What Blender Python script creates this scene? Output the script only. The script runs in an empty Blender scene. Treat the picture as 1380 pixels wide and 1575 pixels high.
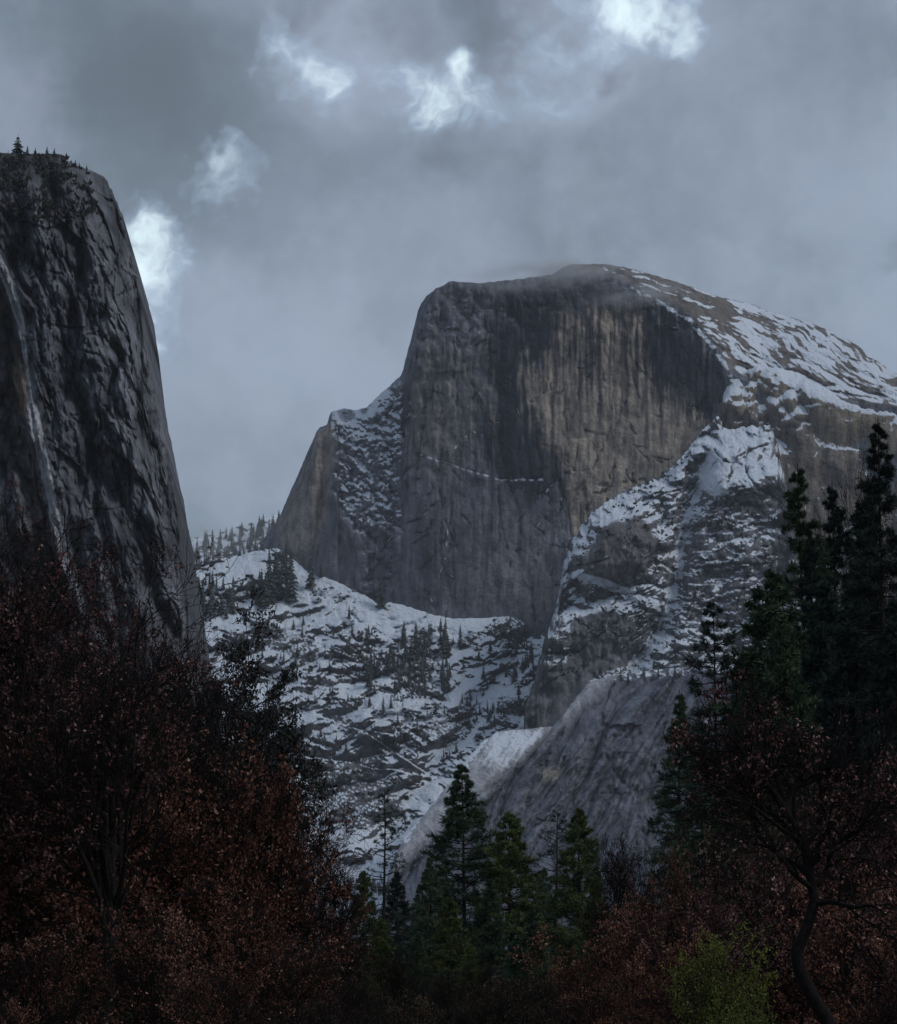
import bpy, math, random
import numpy as np
R = math.radians
rng = np.random.default_rng(7)

# ------------------------------------------------------------------ camera, sky, sun, exposure
scene = bpy.context.scene
FPX = 4150.0                      # focal length in pixels of the 1380 x 1575 photograph
PITCH = R(11.2)
EYE = np.array([0.0, 0.0, 1.7])
cam_d = bpy.data.cameras.new('camera')
cam = bpy.data.objects.new('camera', cam_d)
scene.collection.objects.link(cam)
cam.location = EYE
cam.rotation_euler = (R(90) + PITCH, 0, 0)
cam_d.sensor_fit = 'VERTICAL'
cam_d.sensor_height = 24.0
cam_d.lens = 24.0 * FPX / 1575.0
cam_d.clip_start = 0.5
cam_d.clip_end = 60000
scene.camera = cam

SUN_EL, SUN_AZ = R(42), R(62)     # azimuth measured from the camera's back towards its right
world = bpy.data.worlds.new('World')
scene.world = world
world.use_nodes = True
world.cycles.sampling_method = 'MANUAL'
world.cycles.sample_map_resolution = 256

sun_d = bpy.data.lights.new('sun', 'SUN')
sun_d.energy = 0.9
sun_d.angle = R(14)
sun_d.color = (1.0, 0.98, 0.95)
sun = bpy.data.objects.new('sun', sun_d)
scene.collection.objects.link(sun)
sx, sy, sz = math.cos(SUN_EL) * math.sin(SUN_AZ), -math.cos(SUN_EL) * math.cos(SUN_AZ), math.sin(SUN_EL)
from mathutils import Vector
sun.rotation_euler = Vector((sx, sy, sz)).to_track_quat('Z', 'Y').to_euler()
sun.location = (300, -300, 400)

vs = scene.view_settings
vs.view_transform = 'Standard'
vs.look = 'None'
vs.exposure = 0.42
vs.gamma = 1.0
vs.use_curve_mapping = False
scene.render.engine = 'CYCLES'
cy = scene.cycles
cy.use_denoising = True
cy.denoiser = 'OPENIMAGEDENOISE'
cy.denoising_input_passes = 'RGB_ALBEDO_NORMAL'
cy.max_bounces = 4
cy.diffuse_bounces = 2
cy.glossy_bounces = 1
cy.transmission_bounces = 2
cy.volume_bounces = 0
cy.transparent_max_bounces = 4
cy.use_adaptive_sampling = False
cy.caustics_reflective = False
cy.caustics_refractive = False


def direction(px, py):
    """World direction of a photograph pixel, scaled so that its ground range (y) is 1."""
    x = (np.asarray(px, float) - 690.0) / FPX
    v = -(np.asarray(py, float) - 787.5) / FPX
    dy = math.cos(PITCH) - v * math.sin(PITCH)
    dz = math.sin(PITCH) + v * math.cos(PITCH)
    return x / dy, np.ones_like(x) * 1.0, dz / dy


def at(px, py, rng_y):
    a, b, c = direction(px, py)
    return np.stack([EYE[0] + a * rng_y, EYE[1] + b * rng_y, EYE[2] + c * rng_y], -1)


# ---- node helpers
def N(nt, kind, **kw):
    n = nt.nodes.new(kind)
    for k, v in kw.items():
        if k.startswith('i_'):
            n.inputs[k[2:]].default_value = v
        else:
            setattr(n, k, v)
    return n


def math_node(nt, op, a, b=None, clamp=False):
    n = nt.nodes.new('ShaderNodeMath')
    n.operation = op
    n.use_clamp = clamp
    for i, v in enumerate((a, b)):
        if v is None:
            continue
        if isinstance(v, (int, float)):
            n.inputs[i].default_value = v
        else:
            nt.links.new(v, n.inputs[i])
    return n.outputs[0]


def ramp01(nt, val, lo, hi, a=0.0, b=1.0, smooth=True):
    n = nt.nodes.new('ShaderNodeMapRange')
    n.interpolation_type = 'SMOOTHSTEP' if smooth else 'LINEAR'
    n.inputs['From Min'].default_value = lo
    n.inputs['From Max'].default_value = hi
    n.inputs['To Min'].default_value = a
    n.inputs['To Max'].default_value = b
    nt.links.new(val, n.inputs['Value'])
    return n.outputs['Result']


def mixc(nt, fac, a, b, mode='MIX'):
    n = nt.nodes.new('ShaderNodeMix')
    n.data_type = 'RGBA'
    n.blend_type = mode
    for sock, v in ((n.inputs[0], fac), (n.inputs[6], a), (n.inputs[7], b)):
        if isinstance(v, (int, float)):
            sock.default_value = v
        elif isinstance(v, tuple):
            sock.default_value = (*v, 1.0)[:4]
        else:
            nt.links.new(v, sock)
    return n.outputs[2]


def noise(nt, vec, scale, detail=6, rough=0.55, dist=0.0):
    n = N(nt, 'ShaderNodeTexNoise')
    n.inputs['Scale'].default_value = scale
    n.inputs['Detail'].default_value = detail
    n.inputs['Roughness'].default_value = rough
    n.inputs['Distortion'].default_value = dist
    if vec is not None:
        nt.links.new(vec, n.inputs['Vector'])
    return n.outputs['Fac']


# ---- the sky: broken overcast over a physical sky, the breaks given as directions in the world
def build_sky():
    nt = world.node_tree
    nt.nodes.clear()
    out = N(nt, 'ShaderNodeOutputWorld')
    bg = N(nt, 'ShaderNodeBackground')
    bg.inputs['Strength'].default_value = 0.1
    nt.links.new(bg.outputs[0], out.inputs[0])
    sky = N(nt, 'ShaderNodeTexSky')
    sky.sky_type = 'NISHITA'
    sky.sun_disc = False
    sky.sun_elevation = SUN_EL
    sky.sun_rotation = math.pi - SUN_AZ
    tc = N(nt, 'ShaderNodeTexCoord')
    d = tc.outputs['Generated']
    # billowing warp of the direction
    wn = N(nt, 'ShaderNodeTexNoise')
    wn.inputs['Scale'].default_value = 18.0
    wn.inputs['Detail'].default_value = 4.0
    wn.inputs['Roughness'].default_value = 0.68
    nt.links.new(d, wn.inputs['Vector'])
    sub = N(nt, 'ShaderNodeVectorMath', operation='SUBTRACT')
    nt.links.new(wn.outputs['Color'], sub.inputs[0])
    sub.inputs[1].default_value = (0.5, 0.5, 0.5)
    sc = N(nt, 'ShaderNodeVectorMath', operation='SCALE')
    nt.links.new(sub.outputs[0], sc.inputs[0])
    sc.inputs['Scale'].default_value = 0.06
    add = N(nt, 'ShaderNodeVectorMath', operation='ADD')
    nt.links.new(d, add.inputs[0])
    nt.links.new(sc.outputs[0], add.inputs[1])
    dw = add.outputs[0]
    big = noise(nt, dw, 7.0, 2, 0.5)
    fine = noise(nt, d, 48.0, 4, 0.62)
    torn = noise(nt, dw, 24.0, 5, 0.62, 0.25)
    grey = mixc(nt, ramp01(nt, big, 0.33, 0.68), (1.38, 1.76, 2.16), (2.40, 2.88, 3.70))
    mid = noise(nt, dw, 15.0, 3, 0.58)
    grey = mixc(nt, ramp01(nt, mid, 0.42, 0.72, 0.0, 0.6), grey, (2.80, 3.28, 4.15))
    grey = mixc(nt, ramp01(nt, mid, 0.50, 0.26, 0.0, 0.5), grey, (1.20, 1.56, 1.88))
    grey = mixc(nt, ramp01(nt, fine, 0.40, 0.7, 0.0, 0.3), grey, (2.5, 2.95, 3.55))

    def lobe(px, py, rad_px, vec):
        v = at(px, py, 1.0) - EYE
        v = v / np.linalg.norm(v)
        ds = N(nt, 'ShaderNodeVectorMath', operation='DISTANCE')
        nt.links.new(vec, ds.inputs[0])
        ds.inputs[1].default_value = tuple(v)
        return ramp01(nt, ds.outputs['Value'], 0.0, rad_px / FPX, 1.0, 0.0)
    # heavier, darker masses of cloud
    dark = None
    for p in ((250, 130, 340, 1.0), (690, 265, 85, .85), (760, 20, 170, .85), (918, 112, 42, .8), (180, 280, 110, .55), (1290, 90, 220, .3), (300, 330, 90, .3), (600, 170, 120, .3), (480, 10, 110, .7), (640, 40, 100, .7), (830, 95, 80, .5), (420, 190, 120, .5)):
        l = math_node(nt, 'MULTIPLY', lobe(p[0], p[1], p[2], dw), p[3])
        dark = l if dark is None else math_node(nt, 'MAXIMUM', dark, l)
    grey = mixc(nt, dark, grey, (0.98, 1.22, 1.45))
    pale = None
    for p in ((560, 110, 190, .55), (880, 60, 170, .5), (800, 150, 140, .35), (300, 470, 200, .35), (640, 470, 360, .42), (1080, 200, 330, .25), (30, 170, 120, .45), (400, 330, 190, .2)):
        l = math_node(nt, 'MULTIPLY', lobe(p[0], p[1], p[2], dw), p[3])
        pale = l if pale is None else math_node(nt, 'MAXIMUM', pale, l)
    grey = mixc(nt, pale, grey, (2.88, 3.28, 4.20))
    # thin places where the bright cloud above shows through
    gap = None
    for p in ((455, 85, 75, .8), (520, 110, 50, 1.), (702, 92, 50, 1.), (975, 0, 90, 1.05), (1030, 35, 60, .85), (318, 268, 62, .95), (228, 345, 66, .85), (218, 410, 80, 1.0), (232, 505, 70, .95), (590, 110, 60, .6), (660, 160, 70, .58),
              (740, 150, 70, .55), (850, 70, 80, .62), (910, 40, 80, .68), (1500, -320, 200, 1.), (300, -500, 220, 1.), (-700, 100, 200, 1.), (2300, 300, 260, 1.)):
        l = math_node(nt, 'MULTIPLY', lobe(p[0], p[1], p[2] * 1.5, dw), p[3] * .84)
        gap = l if gap is None else math_node(nt, 'MAXIMUM', gap, l)
    gfac = math_node(nt, 'ADD', gap, math_node(nt, 'MULTIPLY', math_node(nt, 'SUBTRACT', torn, 0.5), 2.6))
    gfac = math_node(nt, 'POWER', ramp01(nt, gfac, 0.12, 1.22, smooth=False), 1.05)
    gfac = math_node(nt, 'MULTIPLY', gfac, ramp01(nt, gap, 0.0, 0.3))
    bright = mixc(nt, ramp01(nt, gfac, 0.1, 0.8), (3.3, 4.5, 6.2), (6.8, 8.3, 8.9))
    cloud = mixc(nt, gfac, grey, bright)
    col = mixc(nt, 0.06, cloud, sky.outputs[0])
    nt.links.new(col, bg.inputs['Color'])


build_sky()

# ------------------------------------------------------------------ numpy helpers
def smooth(a, b, x):
    t = np.clip((x - a) / (b - a), 0, 1)
    return t * t * (3 - 2 * t)


_PERM = np.random.default_rng(11).permutation(4096).astype(np.int32)
_PERM2 = np.concatenate([_PERM, _PERM])
_GX = np.cos(np.random.default_rng(12).random(4096) * 2 * np.pi).astype(np.float32)
_GY = np.sqrt(1 - _GX ** 2) * np.sign(np.random.default_rng(13).random(4096) - .5).astype(np.float32)
_RND = np.random.default_rng(14).random(4096).astype(np.float32)


def _key(ix, iy, seed):
    return _PERM2[_PERM2[(ix + seed * 131) & 4095] + (iy & 4095)]


def perlin(x, y, seed):
    x, y = np.asarray(x, np.float32), np.asarray(y, np.float32)
    fx, fy = np.floor(x), np.floor(y)
    ix, iy = fx.astype(np.int32), fy.astype(np.int32)
    fx, fy = x - fx, y - fy
    u, v = fx * fx * (3 - 2 * fx), fy * fy * (3 - 2 * fy)
    a0, a1 = _PERM2[(ix + seed * 131) & 4095], _PERM2[(ix + 1 + seed * 131) & 4095]
    j0, j1 = iy & 4095, (iy + 1) & 4095
    k00, k10, k01, k11 = _PERM2[a0 + j0], _PERM2[a1 + j0], _PERM2[a0 + j1], _PERM2[a1 + j1]
    n0 = (_GX[k00] * fx + _GY[k00] * fy)
    n0 = n0 + u * (_GX[k10] * (fx - 1) + _GY[k10] * fy - n0)
    n1 = (_GX[k01] * fx + _GY[k01] * (fy - 1))
    n1 = n1 + u * (_GX[k11] * (fx - 1) + _GY[k11] * (fy - 1) - n1)
    return 1.5 * (n0 + v * (n1 - n0))


def fbm(x, y, octv=5, seed=0, gain=0.5):
    x, y = np.asarray(x, np.float32), np.asarray(y, np.float32)
    s, a, t = 0.0, 1.0, 0.0
    for k in range(octv):
        s = s + a * perlin(x * 2 ** k + 17.3 * k, y * 2 ** k - 9.1 * k, seed + k)
        t += a
        a *= gain
    return s / t


def ridged(x, y, octv=5, seed=0, gain=0.5):
    x, y = np.asarray(x, np.float32), np.asarray(y, np.float32)
    s, a, t = 0.0, 1.0, 0.0
    for k in range(octv):
        s = s + a * (1 - np.abs(perlin(x * 2 ** k + 5.3 * k, y * 2 ** k - 3.1 * k, seed + k)) * 1.6)
        t += a
        a *= gain
    return s / t


def facets(x, y, seed=0, tilt=1.0, step=0.35):
    """Broken rock: tilted planes that meet in creases, a little stepped where one sheet overlaps the next."""
    x, y = np.asarray(x, np.float32), np.asarray(y, np.float32)
    fx, fy = np.floor(x), np.floor(y)
    ix, iy = fx.astype(np.int32), fy.astype(np.int32)
    best = np.full(x.shape, -9.0, np.float32)
    dmin = np.full(x.shape, 9.0, np.float32)
    hn = np.zeros(x.shape, np.float32)
    for ox in (-1, 0, 1):
        for oy in (-1, 0, 1):
            k = _key(ix + ox, iy + oy, seed)
            dx = x - (fx + ox + _RND[k])
            dy = y - (fy + oy + _RND[(k + 1001) & 4095])
            dd = dx * dx + dy * dy
            h0 = _RND[(k + 2003) & 4095] - 0.5
            hh = h0 + 2 * tilt * (dx * (_RND[(k + 509) & 4095] - 0.5) + dy * (_RND[(k + 1511) & 4095] - 0.5))
            best = np.maximum(best, hh - 1.1 * dd)
            near = dd < dmin
            hn = np.where(near, h0, hn)
            dmin = np.where(near, dd, dmin)
    return (0.25 - best) * 1.2 + step * hn, dmin


def poly_mask(X, Y, pts, soft=12.0, warp=8.0, ws=30.0, seed=50):
    if warp:
        X = X + warp * fbm(X / ws, Y / ws, 4, seed)
        Y = Y + warp * fbm(X / ws, Y / ws, 4, seed + 20)
    d = np.full(X.shape, 1e18)
    inside = np.zeros(X.shape, bool)
    n = len(pts)
    for i in range(n):
        x0, y0 = pts[i]
        x1, y1 = pts[(i + 1) % n]
        ex, ey = x1 - x0, y1 - y0
        t = np.clip(((X - x0) * ex + (Y - y0) * ey) / (ex * ex + ey * ey + 1e-9), 0, 1)
        d = np.minimum(d, (X - x0 - t * ex) ** 2 + (Y - y0 - t * ey) ** 2)
        c = (y0 > Y) != (y1 > Y)
        inside ^= c & (X < (x1 - x0) * (Y - y0) / ((y1 - y0) if y1 != y0 else 1e-9) + x0)
    d = np.sqrt(d)
    return smooth(-soft, soft, np.where(inside, d, -d))


def line_dist(X, Y, pts):
    """Distance to a polyline, and which side of it (positive: right of the direction of travel, y pointing down)."""
    d = np.full(X.shape, 1e18)
    side = np.zeros(X.shape)
    for (x0, y0), (x1, y1) in zip(pts[:-1], pts[1:]):
        ex, ey = x1 - x0, y1 - y0
        t = np.clip(((X - x0) * ex + (Y - y0) * ey) / (ex * ex + ey * ey + 1e-9), 0, 1)
        q = (X - x0 - t * ex) ** 2 + (Y - y0 - t * ey) ** 2
        near = q < d
        side = np.where(near, np.sign(ex * (Y - y0) - ey * (X - x0)), side)
        d = np.where(near, q, d)
    return np.sqrt(d), side


def polyline(pts):
    xs, ys = [p[0] for p in pts], [p[1] for p in pts]
    return lambda x: np.interp(x, xs, ys)


def crack_field(X, Y, n, seed, box, ang, spread, length, width, drift=0.25):
    """Joints and flake edges: wandering lines, 1 on the line and 0 away from it. Also a copy lying just above each line, where snow catches."""
    q = np.random.default_rng(seed)
    out = np.zeros(X.shape, np.float32)
    lip = np.zeros(X.shape, np.float32)
    for _ in range(n):
        x, y = q.uniform(box[0], box[2]), q.uniform(box[1], box[3])
        a = math.radians(ang) + spread * q.normal()
        L = q.uniform(*length)
        w = q.uniform(*width)
        turn = drift * q.normal()
        pts = [(x, y)]
        for _k in range(5):
            x, y = x + math.cos(a) * L / 5, y + math.sin(a) * L / 5
            a += turn / 2 + 0.12 * q.normal()
            pts.append((x, y))
        px, py = [p[0] for p in pts], [p[1] for p in pts]
        sub = (X > min(px) - 8) & (X < max(px) + 8) & (Y > min(py) - 10) & (Y < max(py) + 8)
        if not sub.any():
            continue
        xs, ys = X[sub], Y[sub]
        jx, jy = 2.2 * perlin(xs / 7, ys / 7, seed), 2.2 * perlin(xs / 7, ys / 7, seed + 3)
        d, _s = line_dist(xs + jx, ys + jy, pts)
        fade = 0.45 + 0.55 * smooth(-.3, .3, perlin(xs / 19, ys / 19, seed + 5))
        out[sub] = np.maximum(out[sub], np.exp(-(d / w) ** 2) * fade)
        d2, _s = line_dist(xs + jx, ys + jy + 1.6 + w, pts)
        lip[sub] = np.maximum(lip[sub], np.exp(-(d2 / (w * .9)) ** 2) * smooth(-.1, .35, perlin(xs / 11, ys / 11, seed + 6)))
    return out, lip


def seeps(X, Y, n, seed, box, length, width):
    """Water streaks: straight down from where each begins, fading out below."""
    q = np.random.default_rng(seed)
    out = np.zeros(X.shape, np.float32)
    for _ in range(n):
        x, y0 = q.uniform(box[0], box[2]), q.uniform(box[1], box[3])
        L, w = q.uniform(*length), q.uniform(*width)
        sub = (np.abs(X - x) < 4 * w + 3) & (Y > y0 - 6) & (Y < y0 + L)
        if not sub.any():
            continue
        xs, ys = X[sub], Y[sub]
        ww = w * (0.6 + .7 * smooth(-.4, .4, perlin(xs * 0 + x, ys / 23, seed)))
        m = np.exp(-((xs - x - 1.5 * perlin(xs * 0 + x, ys / 40, seed + 1)) / ww) ** 2) * smooth(-4, 8, ys - y0) * (1 - smooth(.35, 1.0, (ys - y0) / L))
        out[sub] = np.maximum(out[sub], m)
    return out


def raw_mesh(name, V, F, smooth_shade=True):
    """V (n,3); F a list of (m,k) index arrays."""
    me = bpy.data.meshes.new(name)
    V = np.ascontiguousarray(V, np.float32)
    me.vertices.add(len(V))
    me.vertices.foreach_set('co', V.ravel())
    F = [f for f in F if len(f)]
    nl = sum(f.size for f in F)
    npol = sum(len(f) for f in F)
    me.loops.add(nl)
    me.polygons.add(npol)
    me.loops.foreach_set('vertex_index', np.concatenate([f.ravel() for f in F]).astype(np.int32))
    tot = np.concatenate([np.full(len(f), f.shape[1]) for f in F]).astype(np.int32)
    start = np.concatenate([[0], np.cumsum(tot)[:-1]]).astype(np.int32)
    me.polygons.foreach_set('loop_start', start)
    me.polygons.foreach_set('loop_total', tot)
    me.polygons.foreach_set('use_smooth', np.full(npol, smooth_shade))
    me.update(calc_edges=True)
    return me


def tag(o, label=None, category=None, group=None, kind=None):
    if label:
        o['label'] = label
    if category:
        o['category'] = category
    if group:
        o['group'] = group
    if kind:
        o['kind'] = kind
    return o


def link(name, me, mat=None, parent=None):
    o = bpy.data.objects.new(name, me)
    scene.collection.objects.link(o)
    if mat and not me.materials:
        me.materials.append(mat)
    if parent:
        o.parent = parent
    return o


# ------------------------------------------------------------------ materials
def new_mat(name):
    m = bpy.data.materials.new(name)
    m.use_nodes = True
    nt = m.node_tree
    return m, nt, nt.nodes['Principled BSDF']


def terrain_material(name, fine, bump_m, streaks=0.0, snow_col=(0.66, 0.72, 0.81)):
    """Granite whose colour comes from the mesh's own 'rock' attribute, with snow lying where the 'snow' attribute says."""
    m, nt, b = new_mat(name)
    geo = N(nt, 'ShaderNodeNewGeometry')
    rock = N(nt, 'ShaderNodeAttribute', attribute_name='rock')
    snow = N(nt, 'ShaderNodeAttribute', attribute_name='snow')
    mp = N(nt, 'ShaderNodeMapping')
    mp.inputs['Scale'].default_value = (1, 1, 0.45)
    nt.links.new(geo.outputs['Position'], mp.inputs['Vector'])
    n1 = noise(nt, mp.outputs[0], 1 / (fine * 6), 8, 0.68)
    n2 = noise(nt, geo.outputs['Position'], 1 / (fine * 2.2), 5, 0.65)
    tint = mixc(nt, ramp01(nt, n1, 0.3, 0.72), (0.55, 0.56, 0.60), (1.32, 1.32, 1.32))
    col = mixc(nt, 1.0, rock.outputs['Color'], tint, 'MULTIPLY')
    if streaks:
        m2 = N(nt, 'ShaderNodeMapping')
        m2.inputs['Scale'].default_value = (1, 1, 0.035)
        nt.links.new(geo.outputs['Position'], m2.inputs['Vector'])
        n3 = noise(nt, m2.outputs[0], 1 / (fine * 3.2), 5, 0.62)
        m3 = N(nt, 'ShaderNodeMapping')
        m3.inputs['Scale'].default_value = (1, 1, 0.3)
        nt.links.new(geo.outputs['Position'], m3.inputs['Vector'])
        n4 = noise(nt, m3.outputs[0], 1 / (fine * 16), 4, 0.6, 0.6)
        cut = math_node(nt, 'MULTIPLY', ramp01(nt, n3, 0.47, 0.40, 0, 1), ramp01(nt, n4, 0.40, 0.58))
        col = mixc(nt, math_node(nt, 'MULTIPLY', cut, streaks), col, mixc(nt, 1.0, col, (0.36, 0.37, 0.42), 'MULTIPLY'))
        pale_streak = math_node(nt, 'MULTIPLY', ramp01(nt, n3, 0.56, 0.64, 0, 1), ramp01(nt, n4, 0.55, 0.40))  # paler streaks in the rock's own colour, broken up by noise
        col = mixc(nt, math_node(nt, 'MULTIPLY', pale_streak, streaks * .6), col, mixc(nt, 1.0, col, (1.5, 1.45, 1.38), 'MULTIPLY'))
    sf = math_node(nt, 'ADD', snow.outputs['Fac'], math_node(nt, 'MULTIPLY', math_node(nt, 'SUBTRACT', n2, 0.5), 0.75))
    sf = ramp01(nt, sf, 0.32, 0.66)
    col = mixc(nt, sf, col, snow_col)
    nt.links.new(col, b.inputs['Base Color'])
    b.inputs['Roughness'].default_value = 0.85
    b.inputs['Specular IOR Level'].default_value = 0.15
    bp = N(nt, 'ShaderNodeBump')
    bp.inputs['Strength'].default_value = 1.0
    bp.inputs['Distance'].default_value = bump_m
    nt.links.new(math_node(nt, 'ADD', n1, n2), bp.inputs['Height'])
    nt.links.new(bp.outputs[0], b.inputs['Normal'])
    return m


M_FAR = terrain_material('granite_far', 3.0, 6.0)
M_DOME = terrain_material('granite_dome', 3.0, 6.0, 0.5)
M_CLIFF = terrain_material('granite_cliff', 1.2, 2.2, 0.35)


def bark_material(name, c0, c1):
    m, nt, b = new_mat(name)
    geo = N(nt, 'ShaderNodeNewGeometry')
    n1 = noise(nt, geo.outputs['Position'], 9.0, 5, 0.65)
    nt.links.new(mixc(nt, ramp01(nt, n1, 0.3, 0.7), c0, c1), b.inputs['Base Color'])
    b.inputs['Roughness'].default_value = 0.95
    b.inputs['Specular IOR Level'].default_value = 0.1
    return m


def leaf_material(name, cols, trans=0.25, obj_var=0.35):
    """Leaves: a colour of its own for every leaf, drifting over the crown and from tree to tree."""
    m, nt, b = new_mat(name)
    geo = N(nt, 'ShaderNodeNewGeometry')
    oi = N(nt, 'ShaderNodeObjectInfo')
    n1 = noise(nt, geo.outputs['Position'], 0.55, 3, 0.6)
    v = math_node(nt, 'ADD', math_node(nt, 'MULTIPLY', geo.outputs['Random Per Island'], 0.55), math_node(nt, 'MULTIPLY', ramp01(nt, n1, 0.3, 0.7), 0.45))
    cr = N(nt, 'ShaderNodeValToRGB')
    el = cr.color_ramp.elements
    el[0].color = (*cols[0], 1)
    el[0].position = 0.05
    el[1].color = (*cols[-1], 1)
    el[1].position = 0.95
    for k, c in enumerate(cols[1:-1]):
        e = el.new(0.05 + 0.9 * (k + 1) / (len(cols) - 1))
        e.color = (*c, 1)
    nt.links.new(v, cr.inputs[0])
    hsv = N(nt, 'ShaderNodeHueSaturation')
    nt.links.new(cr.outputs[0], hsv.inputs['Color'])
    nt.links.new(ramp01(nt, oi.outputs['Random'], 0, 1, 1 - obj_var, 1 + obj_var, False), hsv.inputs['Value'])
    nt.links.new(hsv.outputs[0], b.inputs['Base Color'])
    b.inputs['Roughness'].default_value = 0.65
    b.inputs['Specular IOR Level'].default_value = 0.25
    if trans:
        tr = N(nt, 'ShaderNodeBsdfTranslucent')
        nt.links.new(hsv.outputs[0], tr.inputs['Color'])
        mx = N(nt, 'ShaderNodeMixShader')
        mx.inputs[0].default_value = trans
        nt.links.new(b.outputs[0], mx.inputs[1])
        nt.links.new(tr.outputs[0], mx.inputs[2])
        nt.links.new(mx.outputs[0], nt.nodes['Material Output'].inputs['Surface'])
    return m


M_BARK_OAK = bark_material('oak_bark', (0.006, 0.0055, 0.0055), (0.018, 0.016, 0.016))
M_BARK_PINE = bark_material('pine_bark', (0.012, 0.010, 0.009), (0.034, 0.027, 0.023))
M_NEEDLE = leaf_material('pine_needles', [(0.028, 0.048, 0.034), (0.046, 0.078, 0.044), (0.085, 0.122, 0.058)], 0.1, 0.25)
M_NEEDLE_DARK = leaf_material('dark_needles', [(0.010, 0.018, 0.018), (0.017, 0.029, 0.025), (0.032, 0.048, 0.034)], 0.05, 0.2)
M_NEEDLE_OLIVE = leaf_material('olive_needles', [(0.038, 0.058, 0.024), (0.070, 0.095, 0.032), (0.128, 0.140, 0.046)], 0.12, 0.2)
M_FAR_NEEDLE = leaf_material('far_needles', [(0.016, 0.026, 0.026), (0.030, 0.040, 0.036), (0.046, 0.056, 0.055), (0.20, 0.22, 0.25)], 0.0, 0.4)
M_LEAF_RUST = leaf_material('rust_leaves', [(0.034, 0.017, 0.015), (0.092, 0.035, 0.025), (0.215, 0.080, 0.044), (0.46, 0.27, 0.20)], 0.25, 0.3)
M_LEAF_MAROON = leaf_material('maroon_leaves', [(0.026, 0.015, 0.017), (0.064, 0.027, 0.029), (0.145, 0.056, 0.050), (0.40, 0.25, 0.22)], 0.25, 0.3)
M_LEAF_BROWN = leaf_material('brown_leaves', [(0.026, 0.021, 0.015), (0.060, 0.042, 0.026), (0.125, 0.080, 0.044), (0.34, 0.26, 0.18)], 0.25, 0.3)
M_LEAF_DARK = leaf_material('dark_leaves', [(0.010, 0.012, 0.012), (0.018, 0.019, 0.018), (0.034, 0.026, 0.022)], 0.1, 0.2)
M_LEAF_GREEN = leaf_material('yellow_green_leaves', [(0.060, 0.085, 0.018), (0.13, 0.15, 0.028), (0.25, 0.24, 0.045)], 0.3, 0.1)

# ------------------------------------------------------------------ terrain
LAYERS = {}


def terrain(name, xs, top, bottom, nrow, depth, rock_snow, mat, label, category, back=(150, 500), rough_top=2.0, seed=1, ymid=None, jx=2.0):
    """A piece of mountain: front face from its outline down, every point at its own range, and a back that closes it."""
    nc = len(xs)
    tp = top(xs + jx * fbm(xs / 5.0, xs * 0 + 7, 3, seed + 9, .7)) + rough_top * (fbm(xs / 9.0, xs * 0, 4, seed) + 0.6 * fbm(xs / 40.0, xs * 0 + 3, 3, seed + 5))
    bt = bottom(xs) if callable(bottom) else np.full(nc, float(bottom))
    PX = np.repeat(xs[None, :], nrow, 0)
    if ymid is None:
        PY = tp[None, :] + (bt - tp)[None, :] * np.linspace(0, 1, nrow)[:, None]
    else:                                   # fewer rows where the trees stand in front
        n1 = int(nrow * 0.87)
        ym = np.minimum(np.maximum(ymid, tp + 80), bt - 5)
        PY = np.concatenate([tp[None, :] + (ym - tp)[None, :] * np.linspace(0, 1, n1)[:, None], ym[None, :] + (bt - ym)[None, :] * np.linspace(0, 1, nrow - n1 + 1)[1:, None]])
    Y = depth(PX, PY, PY - tp[None, :])
    P = at(PX, PY, Y)
    du = np.gradient(P, axis=1)
    dv = np.gradient(P, axis=0)
    nrm = np.cross(dv, du)
    nrm /= np.linalg.norm(nrm, axis=-1, keepdims=True) + 1e-9
    nrm *= np.sign(-nrm[..., 1:2] + 1e-9) * np.where(nrm[..., 1:2] > 0.4, 1, 1)
    nz = nrm[..., 2]
    rock, snow = rock_snow(PX, PY, PY - tp[None, :], nz, P)
    LAYERS[name] = (PX, PY, P)
    # the back: over the top, away from the camera and down to the valley
    tr = P[0]
    b1 = tr + np.array([0, back[0], -0.10 * back[0]])
    b2 = tr + np.array([0, back[0] + back[1], 0])
    b2[:, 2] = np.maximum(tr[:, 2] * 0.55, 0)
    b3 = b2 + np.array([0, 200, 0])
    b3[:, 2] = -3
    V = np.concatenate([P.reshape(-1, 3), b1, b2, b3])
    idx = np.arange(nrow * nc).reshape(nrow, nc)
    f = np.stack([idx[:-1, :-1], idx[1:, :-1], idx[1:, 1:], idx[:-1, 1:]], -1).reshape(-1, 4)
    o = nrow * nc
    rows = [idx[0], o + np.arange(nc), o + nc + np.arange(nc), o + 2 * nc + np.arange(nc)]
    fb = [np.stack([b[:-1], a[:-1], a[1:], b[1:]], -1) for a, b in zip(rows[:-1], rows[1:])]
    me = raw_mesh(name, V, [f] + fb)
    rk = np.concatenate([rock.reshape(-1, 3)] + [rock[0]] * 3)
    at_ = me.attributes.new('rock', 'FLOAT_COLOR', 'POINT')
    at_.data.foreach_set('color', np.concatenate([rk, np.ones((len(rk), 1))], 1).astype(np.float32).ravel())
    sn = np.concatenate([snow.ravel()] + [snow[0]] * 3)
    a2 = me.attributes.new('snow', 'FLOAT', 'POINT')
    a2.data.foreach_set('value', sn.astype(np.float32))
    o = link(name, me, mat)
    return tag(o, label, category, kind='structure')


def C(*c):
    return np.array(c, float)


def blend(col, m, c):
    return col * (1 - m[..., None]) + m[..., None] * np.asarray(c)


GREY = C(.160, .166, .192)
TAN = C(.45, .375, .300)
DARK = C(.022, .025, .040)

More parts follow.
